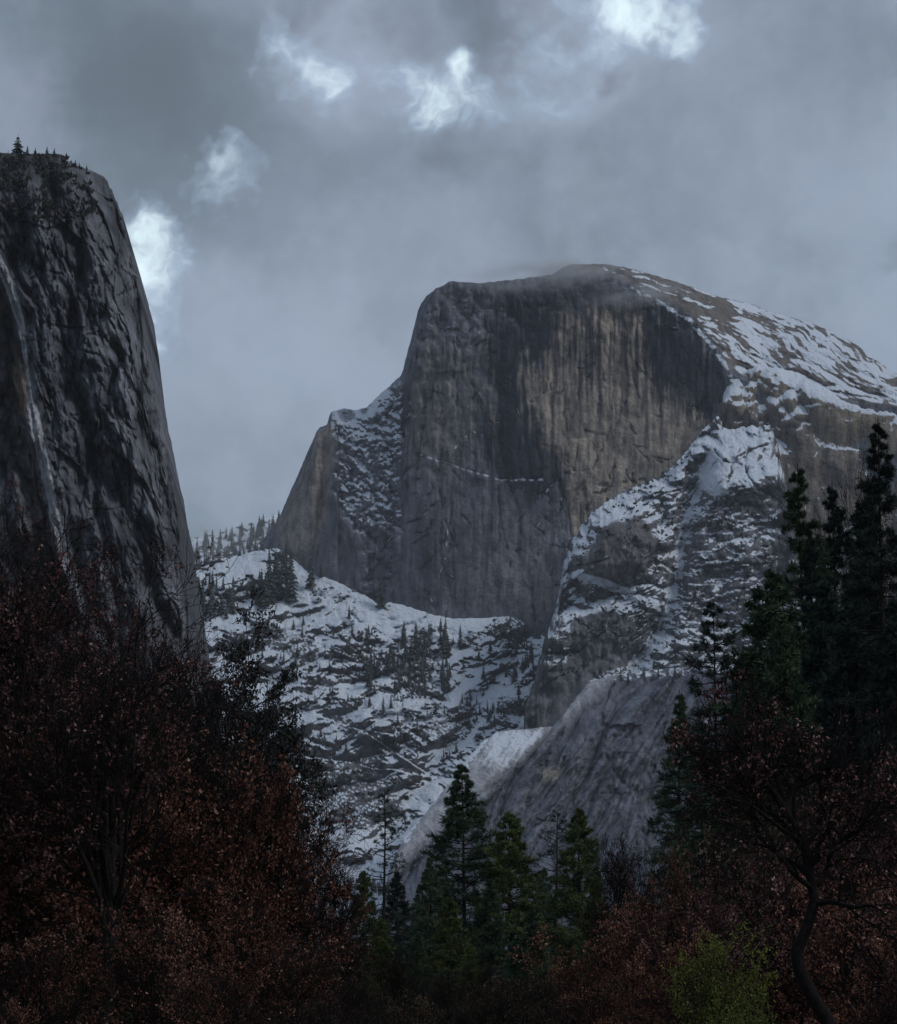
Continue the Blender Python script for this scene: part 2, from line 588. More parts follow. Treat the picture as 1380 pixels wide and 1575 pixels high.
# ---- the half dome
dome_top = polyline([(405, 830), (428, 800), (445, 760), (465, 715), (485, 668), (492, 657), (502, 654), (510, 633), (530, 628), (548, 631), (565, 626), (580, 611), (600, 593), (618, 576), (632, 522), (645, 472), (655, 456), (670, 444),
                     (684, 438), (690, 433), (740, 435), (800, 429), (850, 422), (868, 410), (880, 406), (930, 406), (960, 411), (1010, 424), (1060, 440), (1100, 455), (1160, 469), (1180, 478), (1240, 494), (1290, 514), (1320, 532),
                     (1350, 555), (1375, 573), (1400, 590), (1470, 640)])
brow = polyline([(400, 0), (800, 300), (866, 424), (940, 428), (1000, 455), (1060, 490), (1100, 535), (1125, 576), (1170, 600), (1480, 650)])


def dome_depth(X, Y, e):
    d = 5000 - 0.36 * (X - 690) + 0.14 * (950 - Y)
    s = np.clip(brow(X) - Y, 0, None) * smooth(840, 900, X)
    d = d + s * (1.0 + s / 60.0)
    left = smooth(690, 600, X)
    d = d + 55 * np.exp(-e / 16.0) * (0.35 + left) + left * 0.25 * (690 - X)
    face = (1 - smooth(0, 12, s))
    w = 6 * fbm(X / 60, Y / 60, 3, 8)
    d = d + face * (9 * fbm(X / 90, Y / 150, 4, 3) + 5.0 * ridged((X + w) / 16, Y / 190, 4, 11) + 2.2 * fbm(X / 7, Y / 40, 3, 21))
    f, ed = facets((X + w) / 34, (Y + w) / 52, 5, 1.2)
    d = d + face * 5.0 * f
    f2, ed2 = facets((X - w) / 13, (Y + w) / 20, 15, 1.2)
    rough_up = smooth(560, 470, Y) * smooth(600, 660, X)
    rough_l = smooth(820, 700, X) * smooth(800, 640, Y)
    f4, _ = facets((X + w) / 6.5, (Y - w) / 9, 17, 1.3)
    d = d + face * ((2.0 + 4.5 * rough_up + 3.0 * rough_l) * f2 + (.7 + 1.6 * rough_l + 1.6 * rough_up) * f4)
    # broken gully on the left shoulder
    g = poly_mask(X, Y, [(515, 630), (580, 612), (620, 580), (635, 640), (612, 720), (618, 800), (600, 930), (560, 930), (560, 840), (520, 760), (518, 690)], 14, 12)
    gf, ge = facets((X + 2 * w + 8 * fbm(X / 15, Y / 15, 3, 36)) / 12, (Y - (X - 560) * .3 + 8 * fbm(X / 15, Y / 15, 3, 37)) / 13, 33, 1.4)
    gf2, _ = facets((X - w) / 5.5, (Y + w) / 5.5, 34, 1.4)
    d = d + g * (9 * gf + 4.5 * gf2 + 8 * fbm(X / 22, Y / 30, 4, 35) + 14)
    # dihedral left of it
    dd, sd = line_dist(X, Y, [(503, 650), (500, 720), (490, 800), (478, 880)])
    d = d + 16 * np.exp(-dd / 6) - 12 * smooth(0, 30, dd) * (sd < 0) * (X < 520)
    # ledge across the face and flakes
    for pts, a in (([(640, 697), (680, 711), (730, 726), (772, 739), (836, 737)], 7), ([(836, 760), (868, 728), (905, 724)], 8), ([(880, 775), (900, 752), (960, 742), (1000, 735)], 6), ([(700, 690), (725, 662), (745, 670)], 5),
                   ([(700, 540), (697, 610)], 5), ([(825, 870), (838, 800), (850, 760)], 6), ([(715, 940), (718, 870)], 6), ([(640, 905), (660, 912), (668, 935)], 6), ([(875, 860), (874, 700)], 5), ([(918, 640), (922, 610)], 5), ([(960, 760), (965, 730)], 6)):
        q, sgn = line_dist(X + .6 * w, Y + .6 * w, pts)
        d = d + a * .8 * np.exp(-(q / 2.2) ** 2) * smooth(-.15, .2, fbm(X / 16, Y / 16, 3, 41))
    ck, _ = crack_field(X, Y, 70, 1201, (640, 470, 1100, 900), 90, .12, (25, 150), (.9, 1.7))
    fk, _ = crack_field(X, Y, 130, 1203, (600, 450, 1100, 900), 150, .9, (8, 34), (.8, 1.4), .5)
    d = d + face * (4 * ck + 5 * fk)
    # back of the dome: sheeting joints
    bk = smooth(2, 18, s)
    sh = (Y - 455) - 0.42 * (X - 1000)
    jf, je = facets((X + sh * .8) / 46, (sh + 8 * fbm(X / 40, Y / 20, 3, 61)) / 11, 63, 0.8)
    d = d + bk * (14 * jf + 9 * fbm(X / 30, sh / 8, 4, 66))
    return d


def streak(X, Y, xs, ys, seed):
    return ridged((X + 5 * fbm(X / 40, Y / 90, 3, seed + 9)) / xs, Y / ys, 4, seed, 0.6)


def dome_rock(X, Y, e, nz, P):
    col = np.ones(X.shape + (3,)) * GREY
    n = fbm(X / 60, Y / 80, 5, 71)
    col = col * (1 + 0.35 * n)[..., None]
    st = streak(X, Y, 9, 160, 75)
    tan = poly_mask(X + 8 * (st - .6), Y + 70 * (st - .6) * smooth(650, 560, Y), [(846, 505), (880, 480), (985, 470), (1000, 530), (1012, 588), (1062, 596), (1090, 650), (1055, 705), (985, 748), (930, 775), (885, 830), (872, 770), (858, 700), (835, 692), (815, 660), (832, 610), (838, 545)], 5, 14, 22, 81)
    tan2 = poly_mask(X, Y, [(806, 562), (824, 556), (826, 625), (808, 622)], 4, 3, 20, 83)
    tan3 = poly_mask(X, Y, [(485, 672), (515, 640), (512, 720), (500, 800), (482, 850), (476, 780)], 8, 6, 25, 84)
    tan4 = poly_mask(X, Y, [(640, 600), (720, 560), (735, 650), (690, 720), (640, 700)], 40, 15, 40, 85) * .35
    tan5 = poly_mask(X, Y, [(690, 800), (860, 780), (850, 930), (700, 930)], 50, 20, 60, 86) * .12
    tan6 = poly_mask(X, Y, [(428, 805), (490, 665), (495, 760), (470, 860), (425, 850)], 14, 8, 40, 87) * .4
    t = np.clip(np.maximum.reduce([tan, tan2 * .9, tan3 * .8, tan4, tan5, tan6]), 0, 1)
    col = blend(col, t * (0.80 + 0.35 * n), TAN * 1.0)
    col = blend(col, tan * smooth(650, 760, X) * smooth(980, 1060, X) * .3, C(.37, .31, .255))
    # seeping water has stained the wall black in vertical streaks
    d1 = poly_mask(X + 22 * (st - .6), Y + 60 * (st - .6), [(742, 500), (800, 470), (850, 478), (846, 520), (832, 600), (826, 660), (858, 690), (872, 742), (838, 764), (770, 742), (745, 700), (765, 620)], 6, 16, 22, 91)
    d2 = poly_mask(X + 8 * (st - .6), Y + 95 * (st - .6), [(980, 462), (1050, 492), (1102, 540), (1124, 585), (1112, 625), (1072, 645), (1040, 606), (1010, 585), (990, 530)], 6, 14, 22, 92)
    d3 = poly_mask(X, Y, [(760, 440), (900, 432), (1000, 462), (990, 486), (900, 482), (850, 500), (760, 505)], 16, 12, 30, 93) * .75
    d4 = poly_mask(X, Y, [(610, 790), (690, 830), (740, 930), (620, 930)], 40, 20, 50, 94) * .35
    d = np.clip(np.maximum.reduce([d1 * (0.45 + .75 * st), d2 * (0.5 + .45 * st), d3 * .8, d4]), 0, .95) * (1 - tan2)
    col = blend(col, d, DARK)
    s2 = smooth(.60, .86, streak(X, Y, 6, 230, 97)) * (0.25 + tan * smooth(720, 520, Y) * .75)
    col = col * (1 - 0.55 * s2)[..., None]
    for pts, w in (([(700, 540), (697, 610)], 2), ([(875, 860), (874, 700)], 1.6), ([(855, 700), (857, 730)], 1.5), ([(825, 870), (838, 800)], 2.2), ([(922, 610), (918, 650)], 1.6), ([(715, 940), (718, 870)], 2), ([(500, 720), (488, 850)], 2.5), ([(880, 770), (960, 742), (1000, 735)], 1.6)):
        q, _ = line_dist(X + 3 * fbm(X / 12, Y / 12, 2, 7), Y, pts)
        col = col * (1 - .5 * np.exp(-(q / (w * .8)) ** 2) * smooth(-.2, .15, fbm(X / 14, Y / 14, 3, 43)))[..., None]
    sp = seeps(X, Y, 60, 1211, (850, 470, 1090, 520), (50, 230), (1.0, 3.2))
    sp = np.maximum(sp, seeps(X, Y, 26, 1213, (745, 480, 860, 640), (60, 200), (1.5, 4.0)))
    sp = np.maximum(sp, .6 * seeps(X, Y, 40, 1215, (610, 460, 870, 800), (50, 160), (1.0, 3.0)))
    col = blend(col, np.clip(sp * .9, 0, .9), DARK * 1.2)
    pl = seeps(X, Y, 22, 1217, (796, 530, 850, 600), (40, 130), (.9, 2.2))
    pl = np.maximum(pl, .7 * seeps(X, Y, 30, 1219, (640, 500, 760, 640), (40, 120), (.8, 1.8)))
    col = blend(col, np.clip(pl * .75, 0, .8), TAN * .95)
    ck, _ = crack_field(X, Y, 70, 1201, (640, 470, 1100, 900), 90, .12, (25, 150), (.9, 1.7))
    fk, lip = crack_field(X, Y, 130, 1203, (600, 450, 1100, 900), 150, .9, (8, 34), (.8, 1.4), .5)
    col = col * (1 - np.clip(.55 * ck + .7 * fk, 0, .8))[..., None]
    s = np.clip(brow(X) - Y, 0, None) * smooth(840, 900, X)
    bk = smooth(2, 14, s)
    sb = (Y - 455) - 0.42 * (X - 1000)
    bw = 9 * fbm(X / 50, Y / 50, 3, 100)
    cur = sb + bw + 16 * np.sin((X - 1000) / 70.0 + sb / 40.0)
    bare = .45 * fbm((X + Y * 1.2 + 3 * bw) / 90, cur / 22, 4, 101, .55) + .75 * (ridged(X / 70 + bw / 20, cur / 9, 3, 102, .6) - .62) + .3 * fbm(X / 9, cur / 3.5, 3, 103)
    col = blend(col, bk, C(.155, .140, .130) * (1 + .4 * bare)[..., None])
    # snow
    bsn = bk * smooth(-.34, .34, -1.25 * bare + 0.30 * fbm(X / 60, Y / 40, 3, 104) + .55 * (nz - .55) + .20 * smooth(980, 1200, X) - .30 - .22 * smooth(1020, 900, X))
    hit = smooth(.16, .48, nz + .12 * fbm(X / 6, Y / 6, 3, 107))
    g = poly_mask(X, Y, [(515, 630), (580, 612), (620, 580), (635, 640), (612, 720), (618, 800), (600, 900), (560, 900), (560, 840), (520, 760), (518, 690)], 16, 12)
    up = smooth(600, 440, Y) * smooth(600, 680, X) * smooth(1010, 940, X) * smooth(14, 40, e)
    hit = hit * np.where(X > 640, smooth(8, 34, e), 1)
    sn = hit * (0.27 + .58 * g + .04 * up + .05 * smooth(860, 760, X)) * (1 - bk)
    fl = ridged((X + .7 * Y) / 16, (Y - .5 * X) / 9, 3, 113, .6)
    fk = smooth(.93, .99, fl) * smooth(.05, .3, fbm(X / 34, Y / 34, 3, 115)) * (1 - bk)
    sn = np.maximum(sn, fk * (.5 - .2 * smooth(840, 900, X)))
    sn = np.maximum(sn, g * smooth(.0, .35, fbm(X / 9, Y / 7, 4, 109)) * .7) * (1 - .6 * g * smooth(770, 830, Y)) * (1 - .55 * g * smooth(-.05, .25, fbm(X / 26, Y / 34, 3, 110)))
    q, sgn = line_dist(X + 3 * fbm(X / 10, Y / 10, 2, 7), Y + 3 * fbm(X / 12, Y / 12, 2, 9), [(640, 697), (680, 711), (730, 726), (772, 739), (836, 737)])
    sn = np.maximum(sn, np.exp(-(q / 2.2) ** 2) * (.60 + 1.0 * fbm(X / 9, Y / 9, 2, 3)))
    for pts in ([(836, 760), (868, 728), (905, 724)], [(700, 690), (725, 662), (745, 670)], [(640, 905), (660, 912), (668, 935)], [(690, 535), (700, 560)], [(690, 800), (684, 860)]):
        q, sgn = line_dist(X + 4 * fbm(X / 10, Y / 10, 2, 7), Y, pts)
        sn = np.maximum(sn, np.exp(-(q / 1.7) ** 2) * (.42 + 1.0 * fbm(X / 8, Y / 8, 2, 5)))
    qb, _ = line_dist(X, Y + 4 * fbm(X / 9, Y / 9, 3, 19), [(866, 424), (940, 430), (1000, 457), (1060, 492), (1100, 537), (1125, 578)])
    sn = np.maximum(sn, smooth(8, 1, qb) * (.45 + .9 * fbm(X / 10, Y / 8, 3, 17)) * smooth(930, 985, X))
    sn = np.maximum(sn, lip * .62 * (1 - bk))
    return col, np.maximum(sn, bsn)


terrain('dome_mountain', np.concatenate([np.arange(405, 1380, 1.75), np.arange(1380, 1470, 5)]), dome_top, 1040, 350, dome_depth, dome_rock, M_DOME,
        'sheer half dome of grey and tan granite with snow on its rounded shoulder', 'mountain', (200, 700), 1.6, 3)

# ---- wall at the dome's right foot
wall_top = polyline([(1098, 690), (1104, 655), (1110, 612), (1122, 580), (1165, 563), (1245, 573), (1300, 592), (1400, 612), (1480, 640)])


def wall_depth(X, Y, e):
    d = 4815 - 0.25 * (X - 1120) + 0.14 * (950 - Y) + 40 * np.exp(-e / 10)
    w = 8 * fbm(X / 50, Y / 50, 3, 8)
    f, ed = facets((X + w) / 40, (Y + w) / 46, 205, 1.2)
    f2, _ = facets((X + w) / 13, (Y + w) / 15, 215, 1.2)
    rough = poly_mask(X, Y, [(1090, 580), (1245, 560), (1240, 650), (1205, 690), (1090, 690)], 14, 10)
    bench = smooth(45, 0, e) * smooth(1180, 1250, X)
    return d + 8 * f + 9 * fbm(X / 60, Y / 90, 4, 203) + 4 * ridged((X + w) / 16, Y / 120, 4, 211) + rough * (16 * f + 9 * f2) + bench * 70 * (1 - e / 45)


def wall_rock(X, Y, e, nz, P):
    n = fbm(X / 50, Y / 70, 5, 271)
    col = np.ones(X.shape + (3,)) * C(.23, .20, .175) * (1 + .35 * n)[..., None]
    col = blend(col, smooth(.55, .85, streak(X, Y, 12, 150, 275)) * .5, C(.12, .11, .11))
    col = blend(col, smooth(1230, 1280, X) * smooth(700, 640, Y) * .5, C(.31, .26, .19))
    col = blend(col, poly_mask(X, Y, [(1120, 580), (1190, 570), (1190, 620), (1130, 630)], 10, 8) * .6, C(.27, .23, .18))
    sn = smooth(.22, .5, nz + .12 * fbm(X / 6, Y / 6, 3, 207)) * .8
    sn = np.maximum(sn, smooth(30, 4, e + 8 * fbm(X / 14, Y / 7, 4, 209)) * smooth(1180, 1250, X) * (.5 + .8 * fbm(X / 30, Y / 4, 3, 219)) * 1.1)
    q, _ = line_dist(X, Y + 3 * fbm(X / 9, Y / 9, 3, 19), [(1235, 626), (1262, 622)])
    return col, np.maximum(sn, np.exp(-(q / 2.2) ** 2) * .8)


terrain('wall_mountain', np.arange(1098, 1480, 2.2), wall_top, 1260, 200, wall_depth, wall_rock, M_DOME,
        'tan granite wall under the snowy shoulder, behind the tall pines', 'cliff', (60, 500), 2.0, 13, 960)

# ---- buttress with snowy ledges
but_top = polyline([(808, 1085), (820, 1050), (832, 1000), (845, 965), (858, 920), (866, 872), (880, 830), (905, 795), (940, 765), (985, 746), (1020, 733), (1050, 700), (1085, 657), (1105, 640), (1118, 662), (1150, 656), (1186, 655),
                    (1196, 680), (1206, 728), (1216, 790), (1232, 880), (1270, 920), (1340, 945), (1600, 960)])
CHUTE = [(1085, 715), (1062, 780), (1048, 860), (1030, 925), (1005, 985), (975, 1020)]


def but_depth(X, Y, e):
    d = 4765 - 0.8 * (Y - 650) + 0.3 * (1100 - X) + 35 * np.exp(-e / 14)
    w = 9 * fbm(X / 45, Y / 45, 3, 308)
    f, ed = facets((X + w) / 46, (Y + w) / 40, 305, 1.3)
    f2, _ = facets((X - w) / 17, (Y + w) / 13, 315, 1.4)
    f3, _ = facets((X + w) / 8, (Y + w) / 6, 325, 1.4)
    d = d + 26 * f + 13 * f2 + 3.5 * f3 + 16 * fbm(X / 60, Y / 60, 4, 303)
    lob = np.maximum(poly_mask(X, Y, [(885, 860), (920, 805), (985, 790), (1015, 830), (990, 880), (940, 895), (890, 890)], 20, 12), poly_mask(X, Y, [(868, 1040), (870, 945), (930, 925), (990, 955), (975, 1010), (930, 1040)], 20, 12))
    d = d - lob * (18 * f + 10 * f2 + 3 * f3) + lob * (8 * ridged((X + w) / 14, Y / 60, 4, 341) + 5 * fbm(X / 6, Y / 14, 3, 343))
    bc, _ = crack_field(X, Y, 90, 1301, (850, 680, 1220, 1040), 120, .7, (15, 80), (.9, 1.8), .4)
    d = d + 7 * bc
    # two steep lobes left of the chute
    for pts, a in (([(885, 860), (920, 805), (985, 790), (1015, 830), (990, 880), (940, 895), (890, 890)], 70), ([(868, 1040), (870, 945), (930, 925), (990, 955), (975, 1010), (930, 1040)], 60)):
        m = poly_mask(X, Y, pts, 26, 12)
        d = d - a * m
        d = d + m * (0.9 * (Y - 860) * .6)
    q, sgn = line_dist(X + w, Y, CHUTE)
    d = d + 55 * np.exp(-(q / 17) ** 2)
    # diagonal ledges right of the chute
    lm = poly_mask(X, Y, [(1060, 770), (1120, 740), (1205, 760), (1230, 900), (1160, 1000), (1040, 990), (1045, 880)], 26, 10)
    ph = (Y + (X - 1050) * (.10 + .35 * smooth(880, 800, Y)) + 1.5 * w + 14 * fbm(X / 26, Y / 16, 4, 331)) / 15.0
    saw = ph - np.floor(ph)
    d = d + lm * (11 * saw - 5 - 5 * f2 - 8 * f)
    sf = poly_mask(X, Y, [(1075, 740), (1090, 690), (1130, 668), (1185, 662), (1195, 700), (1198, 735), (1160, 760), (1110, 760)], 20, 8)
    return d + sf * (-20 + .5 * (700 - Y) - .8 * (18 * f * .6 + 12 * f2 * .8 + 6 * f3))


def but_rock(X, Y, e, nz, P):
    n = fbm(X / 40, Y / 60, 5, 371)
    col = np.ones(X.shape + (3,)) * C(.145, .146, .16) * (1 + .4 * n)[..., None]
    col = blend(col, poly_mask(X, Y, [(885, 860), (920, 805), (985, 790), (1015, 830), (990, 880), (940, 895)], 25, 10) * .35, C(.19, .165, .145))
    col = blend(col, smooth(.55, .85, streak(X, Y, 8, 90, 375)) * .45, C(.08, .08, .09))
    nn = fbm(X / 9, Y / 6, 4, 377)
    bc, blip = crack_field(X, Y, 90, 1301, (850, 680, 1220, 1040), 120, .7, (15, 80), (.9, 1.8), .4)
    col = col * (1 - .6 * bc)[..., None]
    lm = poly_mask(X, Y, [(1060, 770), (1120, 740), (1205, 760), (1230, 900), (1160, 1000), (1040, 990), (1045, 880)], 26, 10)
    n2 = fbm(X / 4, Y / 3, 3, 376)
    bl = fbm(X / 34, (Y + .3 * X) / 20, 3, 374)
    sn = smooth(.42, .60, nz + .45 * bl + .24 * nn + .20 * n2 - .22 * lm - .03)
    lobes = np.maximum(poly_mask(X, Y, [(890, 870), (920, 810), (985, 792), (1010, 830), (985, 880), (940, 890)], 12, 10), poly_mask(X, Y, [(872, 1040), (875, 955), (930, 935), (985, 962), (970, 1005), (930, 1040)], 12, 10))
    sn = sn * (1 - .8 * lobes)
    rim = smooth(40, 6, e + 22 * nn) * smooth(1110, 1060, X) * smooth(1000, 930, Y)
    sn = np.maximum(sn, rim * (.10 + .75 * smooth(-.12, .16, fbm(X / 7, Y / 5, 4, 379))))
    q, _ = line_dist(X + 9 * fbm(X / 45, Y / 45, 3, 308), Y, CHUTE)
    sn = np.maximum(sn, smooth(14, 3, q + 12 * nn) * (.62 + .9 * fbm((X + .3 * Y) / 5, Y / 26, 3, 385)))
    sf = poly_mask(X, Y, [(1070, 750), (1085, 695), (1130, 668), (1188, 660), (1196, 700), (1200, 730), (1150, 740), (1110, 770)], 10, 10)
    sl = fbm((X + .35 * Y) / 7, Y / 40, 4, 381)
    sn = np.maximum(sn, sf * (.80 - .62 * smooth(-.02, .22, sl) * smooth(1120, 1150, X) - .35 * smooth(.1, .35, fbm((X + Y) / 20, (Y - X) / 60, 4, 383))))
    mid = poly_mask(X, Y, [(1085, 770), (1130, 745), (1200, 745), (1215, 850), (1180, 900), (1100, 860)], 24, 10)
    sn = sn * (1 - .35 * mid * (nn < .05))
    led, _ = line_dist(X, Y + 8 * nn, [(885, 885), (930, 898), (975, 915), (1010, 930)])
    sn = np.maximum(sn, smooth(12, 2, led + 6 * nn) * .95)
    lg, ll = crack_field(X, Y, 60, 1305, (1050, 770, 1215, 980), 170, .18, (15, 70), (.9, 1.7), .2)
    sn = np.maximum(np.maximum(sn * (1 - .7 * bc), blip * .6), np.maximum(ll, .8 * lg))
    sn = sn * (1 - smooth(1005, 1035, Y) * smooth(930, 890, X) * .9)
    return col, sn


terrain('buttress_mountain', np.concatenate([np.arange(808, 1240, 1.5), np.arange(1240, 1600, 5)]), but_top, 1630, 300, but_depth, but_rock, M_FAR,
        'rocky buttress with snowy ledges and a snow chute below the dome', 'cliff', (60, 300), 7.0, 23, 1050, 4.0)

# ---- snowy talus under the face
tal_top = polyline([(240, 905), (270, 880), (330, 862), (380, 850), (425, 842), (440, 850), (460, 868), (475, 882), (512, 892), (545, 908), (562, 916), (585, 931), (600, 926), (625, 932), (660, 944), (700, 952), (790, 948), (812, 962), (835, 978), (870, 1000), (940, 1030)])


def rocky(X, Y):
    w = 14 * fbm(X / 60, Y / 60, 3, 408)
    return smooth(-.06, .12, fbm((X + w) / 84, (Y + 1.8 * w + .32 * X) / 34, 5, 473, .58) - .035)


def tal_depth(X, Y, e):
    d = 4950 - 1.6 * (Y - 945) - 0.10 * (X - 690)
    w = 14 * fbm(X / 60, Y / 60, 3, 408)
    f, _ = facets((X + w) / 42, (Y + w + .35 * X) / 20, 405, 1.1)
    f2, _ = facets((X + w) / 14, (Y + w) / 9, 415, 1.4)
    f3, _ = facets((X + w) / 6.5, (Y + w) / 5, 425, 1.4)
    flat = smooth(30, 5, e) * smooth(480, 520, X)
    rk = rocky(X, Y)
    d = d + (1 - .75 * flat) * (34 * fbm(X / 90, (Y + .4 * X) / 45, 4, 403) + 16 * f + (3 + 9 * rk) * f2 + (.8 + 6.5 * rk) * f3 + 2.5 * rk * fbm(X / 3.5, Y / 3.0, 2, 427))
    # cliff bands
    for pts, a in (([(430, 1160), (500, 1165), (580, 1180), (640, 1190)], 70), ([(500, 1105), (560, 1125), (620, 1165)], 45), ([(350, 975), (420, 985), (500, 1000)], 35), ([(640, 965), (720, 990), (800, 1000)], 25), ([(400, 1040), (470, 1055), (520, 1065)], 30)):
        q, sgn = line_dist(X + w, Y + w * .7, pts)
        d = d + a * np.exp(-q / 26) * np.where(sgn > 0, -.6, .6)
    # gully running down to the right
    q, sgn = line_dist(X + .6 * w, Y, [(815, 990), (780, 1040), (740, 1085), (690, 1150), (640, 1215), (590, 1290)])
    d = d + 40 * np.exp(-(q / 22) ** 2)
    return d


def tal_rock(X, Y, e, nz, P):
    n = fbm(X / 30, Y / 30, 5, 471)
    col = np.ones(X.shape + (3,)) * C(.095, .095, .105) * (1 + .45 * n)[..., None]
    w = 14 * fbm(X / 60, Y / 60, 3, 408)
    br = fbm((X + w) / 30, (Y + w + .3 * X) / 15, 5, 473, .62)
    fine = fbm(X / 4.2, Y / 3.2, 3, 475)
    rk = rocky(X, Y)
    sn = smooth(.30, .58, nz + .10 - .38 * rk + .30 * br + (.10 + .42 * rk) * fine)
    clean = np.maximum.reduce([poly_mask(X, Y, [(455, 870), (512, 895), (600, 925), (700, 952), (760, 960), (700, 990), (600, 965), (560, 985), (500, 930), (450, 925)], 12, 10),
                               poly_mask(X, Y, [(600, 1060), (650, 1070), (700, 1095), (690, 1115), (620, 1115), (570, 1095)], 12, 12) * .8,
                               poly_mask(X, Y, [(700, 1070), (760, 1060), (810, 1010), (822, 1022), (770, 1075), (715, 1110)], 8, 8)])
    sn = np.maximum(sn, clean * (.95 - .9 * smooth(.08, .3, fbm(X / 7, Y / 4, 4, 477))))
    dk = np.maximum.reduce([poly_mask(X, Y, [(470, 1170), (570, 1150), (600, 1185), (620, 1240), (560, 1280), (470, 1250)], 12, 14), poly_mask(X, Y, [(500, 1095), (545, 1105), (620, 1150), (610, 1165), (540, 1140)], 8, 10) * .8,
                            poly_mask(X, Y, [(340, 970), (430, 965), (500, 990), (480, 1012), (380, 1000)], 12, 12) * .75, poly_mask(X, Y, [(380, 1030), (520, 1045), (520, 1075), (400, 1075)], 14, 14) * .6,
                            poly_mask(X, Y, [(600, 1000), (680, 990), (690, 1080), (620, 1065)], 12, 12) * .75, poly_mask(X, Y, [(760, 1075), (840, 1050), (870, 1085), (800, 1110), (740, 1120)], 10, 12) * .7,
                            poly_mask(X, Y, [(640, 1100), (740, 1110), (690, 1160), (640, 1140)], 10, 12) * .7, poly_mask(X, Y, [(700, 985), (800, 990), (800, 1000), (720, 1000)], 6, 8) * .7])
    sn = sn * (1 - .85 * dk * smooth(-.35, .1, fine + .5 * br))
    col = blend(col, poly_mask(X, Y, [(470, 1170), (570, 1150), (600, 1185), (620, 1240), (560, 1280), (470, 1250)], 14, 14) * .5, C(.17, .175, .19))
    return col, sn


terrain('talus_hill', np.arange(240, 940, 1.5), tal_top, 1616, 330, tal_depth, tal_rock, M_FAR,
        'snow covered boulder slope with ledges and scattered conifers below the face', 'slope', (80, 300), 2.5, 33, 1320)

# ---- polished apron of bare granite
slab_top = polyline([(560, 1500), (585, 1400), (600, 1335), (622, 1288), (662, 1242), (722, 1163), (745, 1138), (765, 1126), (850, 1117), (868, 1098), (888, 1070), (906, 1050), (930, 1041), (1000, 1031), (1060, 1025), (1130, 1018), (1260, 1010), (1600, 1010)])


def slab_depth(X, Y, e):
    d = 4440 - 1.0 * (Y - 1030) - 0.3 * np.maximum(1000 - X, 0) - 0.25 * np.maximum(X - 1150, 0) + 14 * np.exp(-e / 9)
    v = X * .85 + Y * .53
    w = 14 * fbm(X / 70, Y / 70, 4, 508)
    al = Y * .85 - X * .53
    w2 = 30 * fbm(v / 60, al / 160, 3, 509)
    f, _ = facets((v + w2) / 34, (al + 2 * w) / 190, 505, 0.9, .5)
    f2, _ = facets((v + 1.3 * w2) / 13, (al + w) / 80, 515, 1.0, .3)
    bare = smooth(-10, 25, (X - 850) * .66 + (Y - 1120) * .75)
    d = d + (0.12 + .88 * bare) * (30 * f + 13 * f2) + 14 * ridged((v + w2) / 24, al / 200, 4, 511) * bare + 5 * fbm(X / 18, Y / 18, 4, 513) * bare + 12 * fbm(X / 110, Y / 110, 3, 514)
    q, sgn = line_dist(X + .4 * w, Y + .4 * w, [(860, 1110), (790, 1195), (715, 1270), (620, 1345), (560, 1400)])
    d = d + 16 * np.exp(-(q / 5) ** 2) - 14 * (sgn < 0) * np.exp(-q / 70)
    sc, _ = crack_field(X, Y, 60, 1401, (800, 1010, 1130, 1260), 124, .07, (70, 280), (1.3, 3.6), .22)
    d = d + 12 * sc * bare
    q, sgn = line_dist(X + .4 * w, Y + .4 * w, [(770, 1225), (700, 1290), (620, 1350)])
    return d + 10 * np.exp(-(q / 4) ** 2)


def slab_rock(X, Y, e, nz, P):
    n = fbm(X / 50, Y / 50, 5, 571)
    v = X * .85 + Y * .53
    col = np.ones(X.shape + (3,)) * C(.135, .152, .195) * (1 + .28 * n)[..., None]
    al = Y * .85 - X * .53
    st = ridged((v + 30 * fbm(v / 60, al / 160, 3, 509)) / 17, al / 190, 4, 575, .6)
    bare = smooth(-10, 25, (X - 850) * .66 + (Y - 1120) * .75)
    col = blend(col, bare * smooth(.45, .80, st) * .6, C(.050, .053, .072))
    sc, slip = crack_field(X, Y, 60, 1401, (800, 1010, 1130, 1260), 124, .07, (70, 280), (1.3, 3.6), .22)
    col = blend(col, np.clip(bare * sc * .8, 0, .85), C(.03, .032, .044))
    col = blend(col, np.clip(bare * slip * .5, 0, .6), C(.27, .275, .29))
    col = blend(col, poly_mask(X, Y, [(832, 1185), (860, 1180), (858, 1200), (836, 1205)], 4, 4, 12), C(.27, .255, .22))
    col = blend(col, (1 - bare) * .88, C(.36, .375, .41) * (1 + .12 * n)[..., None])
    sn = (1 - bare) * poly_mask(X, Y, [(735, 1150), (770, 1120), (870, 1110), (840, 1160), (795, 1190), (740, 1180), (700, 1190)], 34, 14) * (.66 - .55 * n + .5 * fbm(v / 7, al / 60, 3, 581))
    pale = poly_mask(X, Y, [(840, 1120), (870, 1115), (830, 1170), (790, 1190), (800, 1170)], 10, 8)
    sn = np.maximum(sn * (1 - .5 * pale), smooth(22, 4, e + 8 * fbm(X / 8, Y / 5, 4, 577)) * smooth(905, 980, X) * (.5 + fbm(X / 10, Y / 5, 3, 578)))
    q, _ = line_dist(X, Y + 4 * fbm(X / 8, Y / 8, 3, 579), [(745, 1140), (700, 1190), (655, 1240), (622, 1290)])
    sn = np.maximum(sn, smooth(9, 2, q + 8 * fbm(X / 7, Y / 7, 3, 580)) * .85)
    sn = np.maximum(sn, bare * smooth(.80, .95, nz + .1 * n) * .25)
    return col, sn


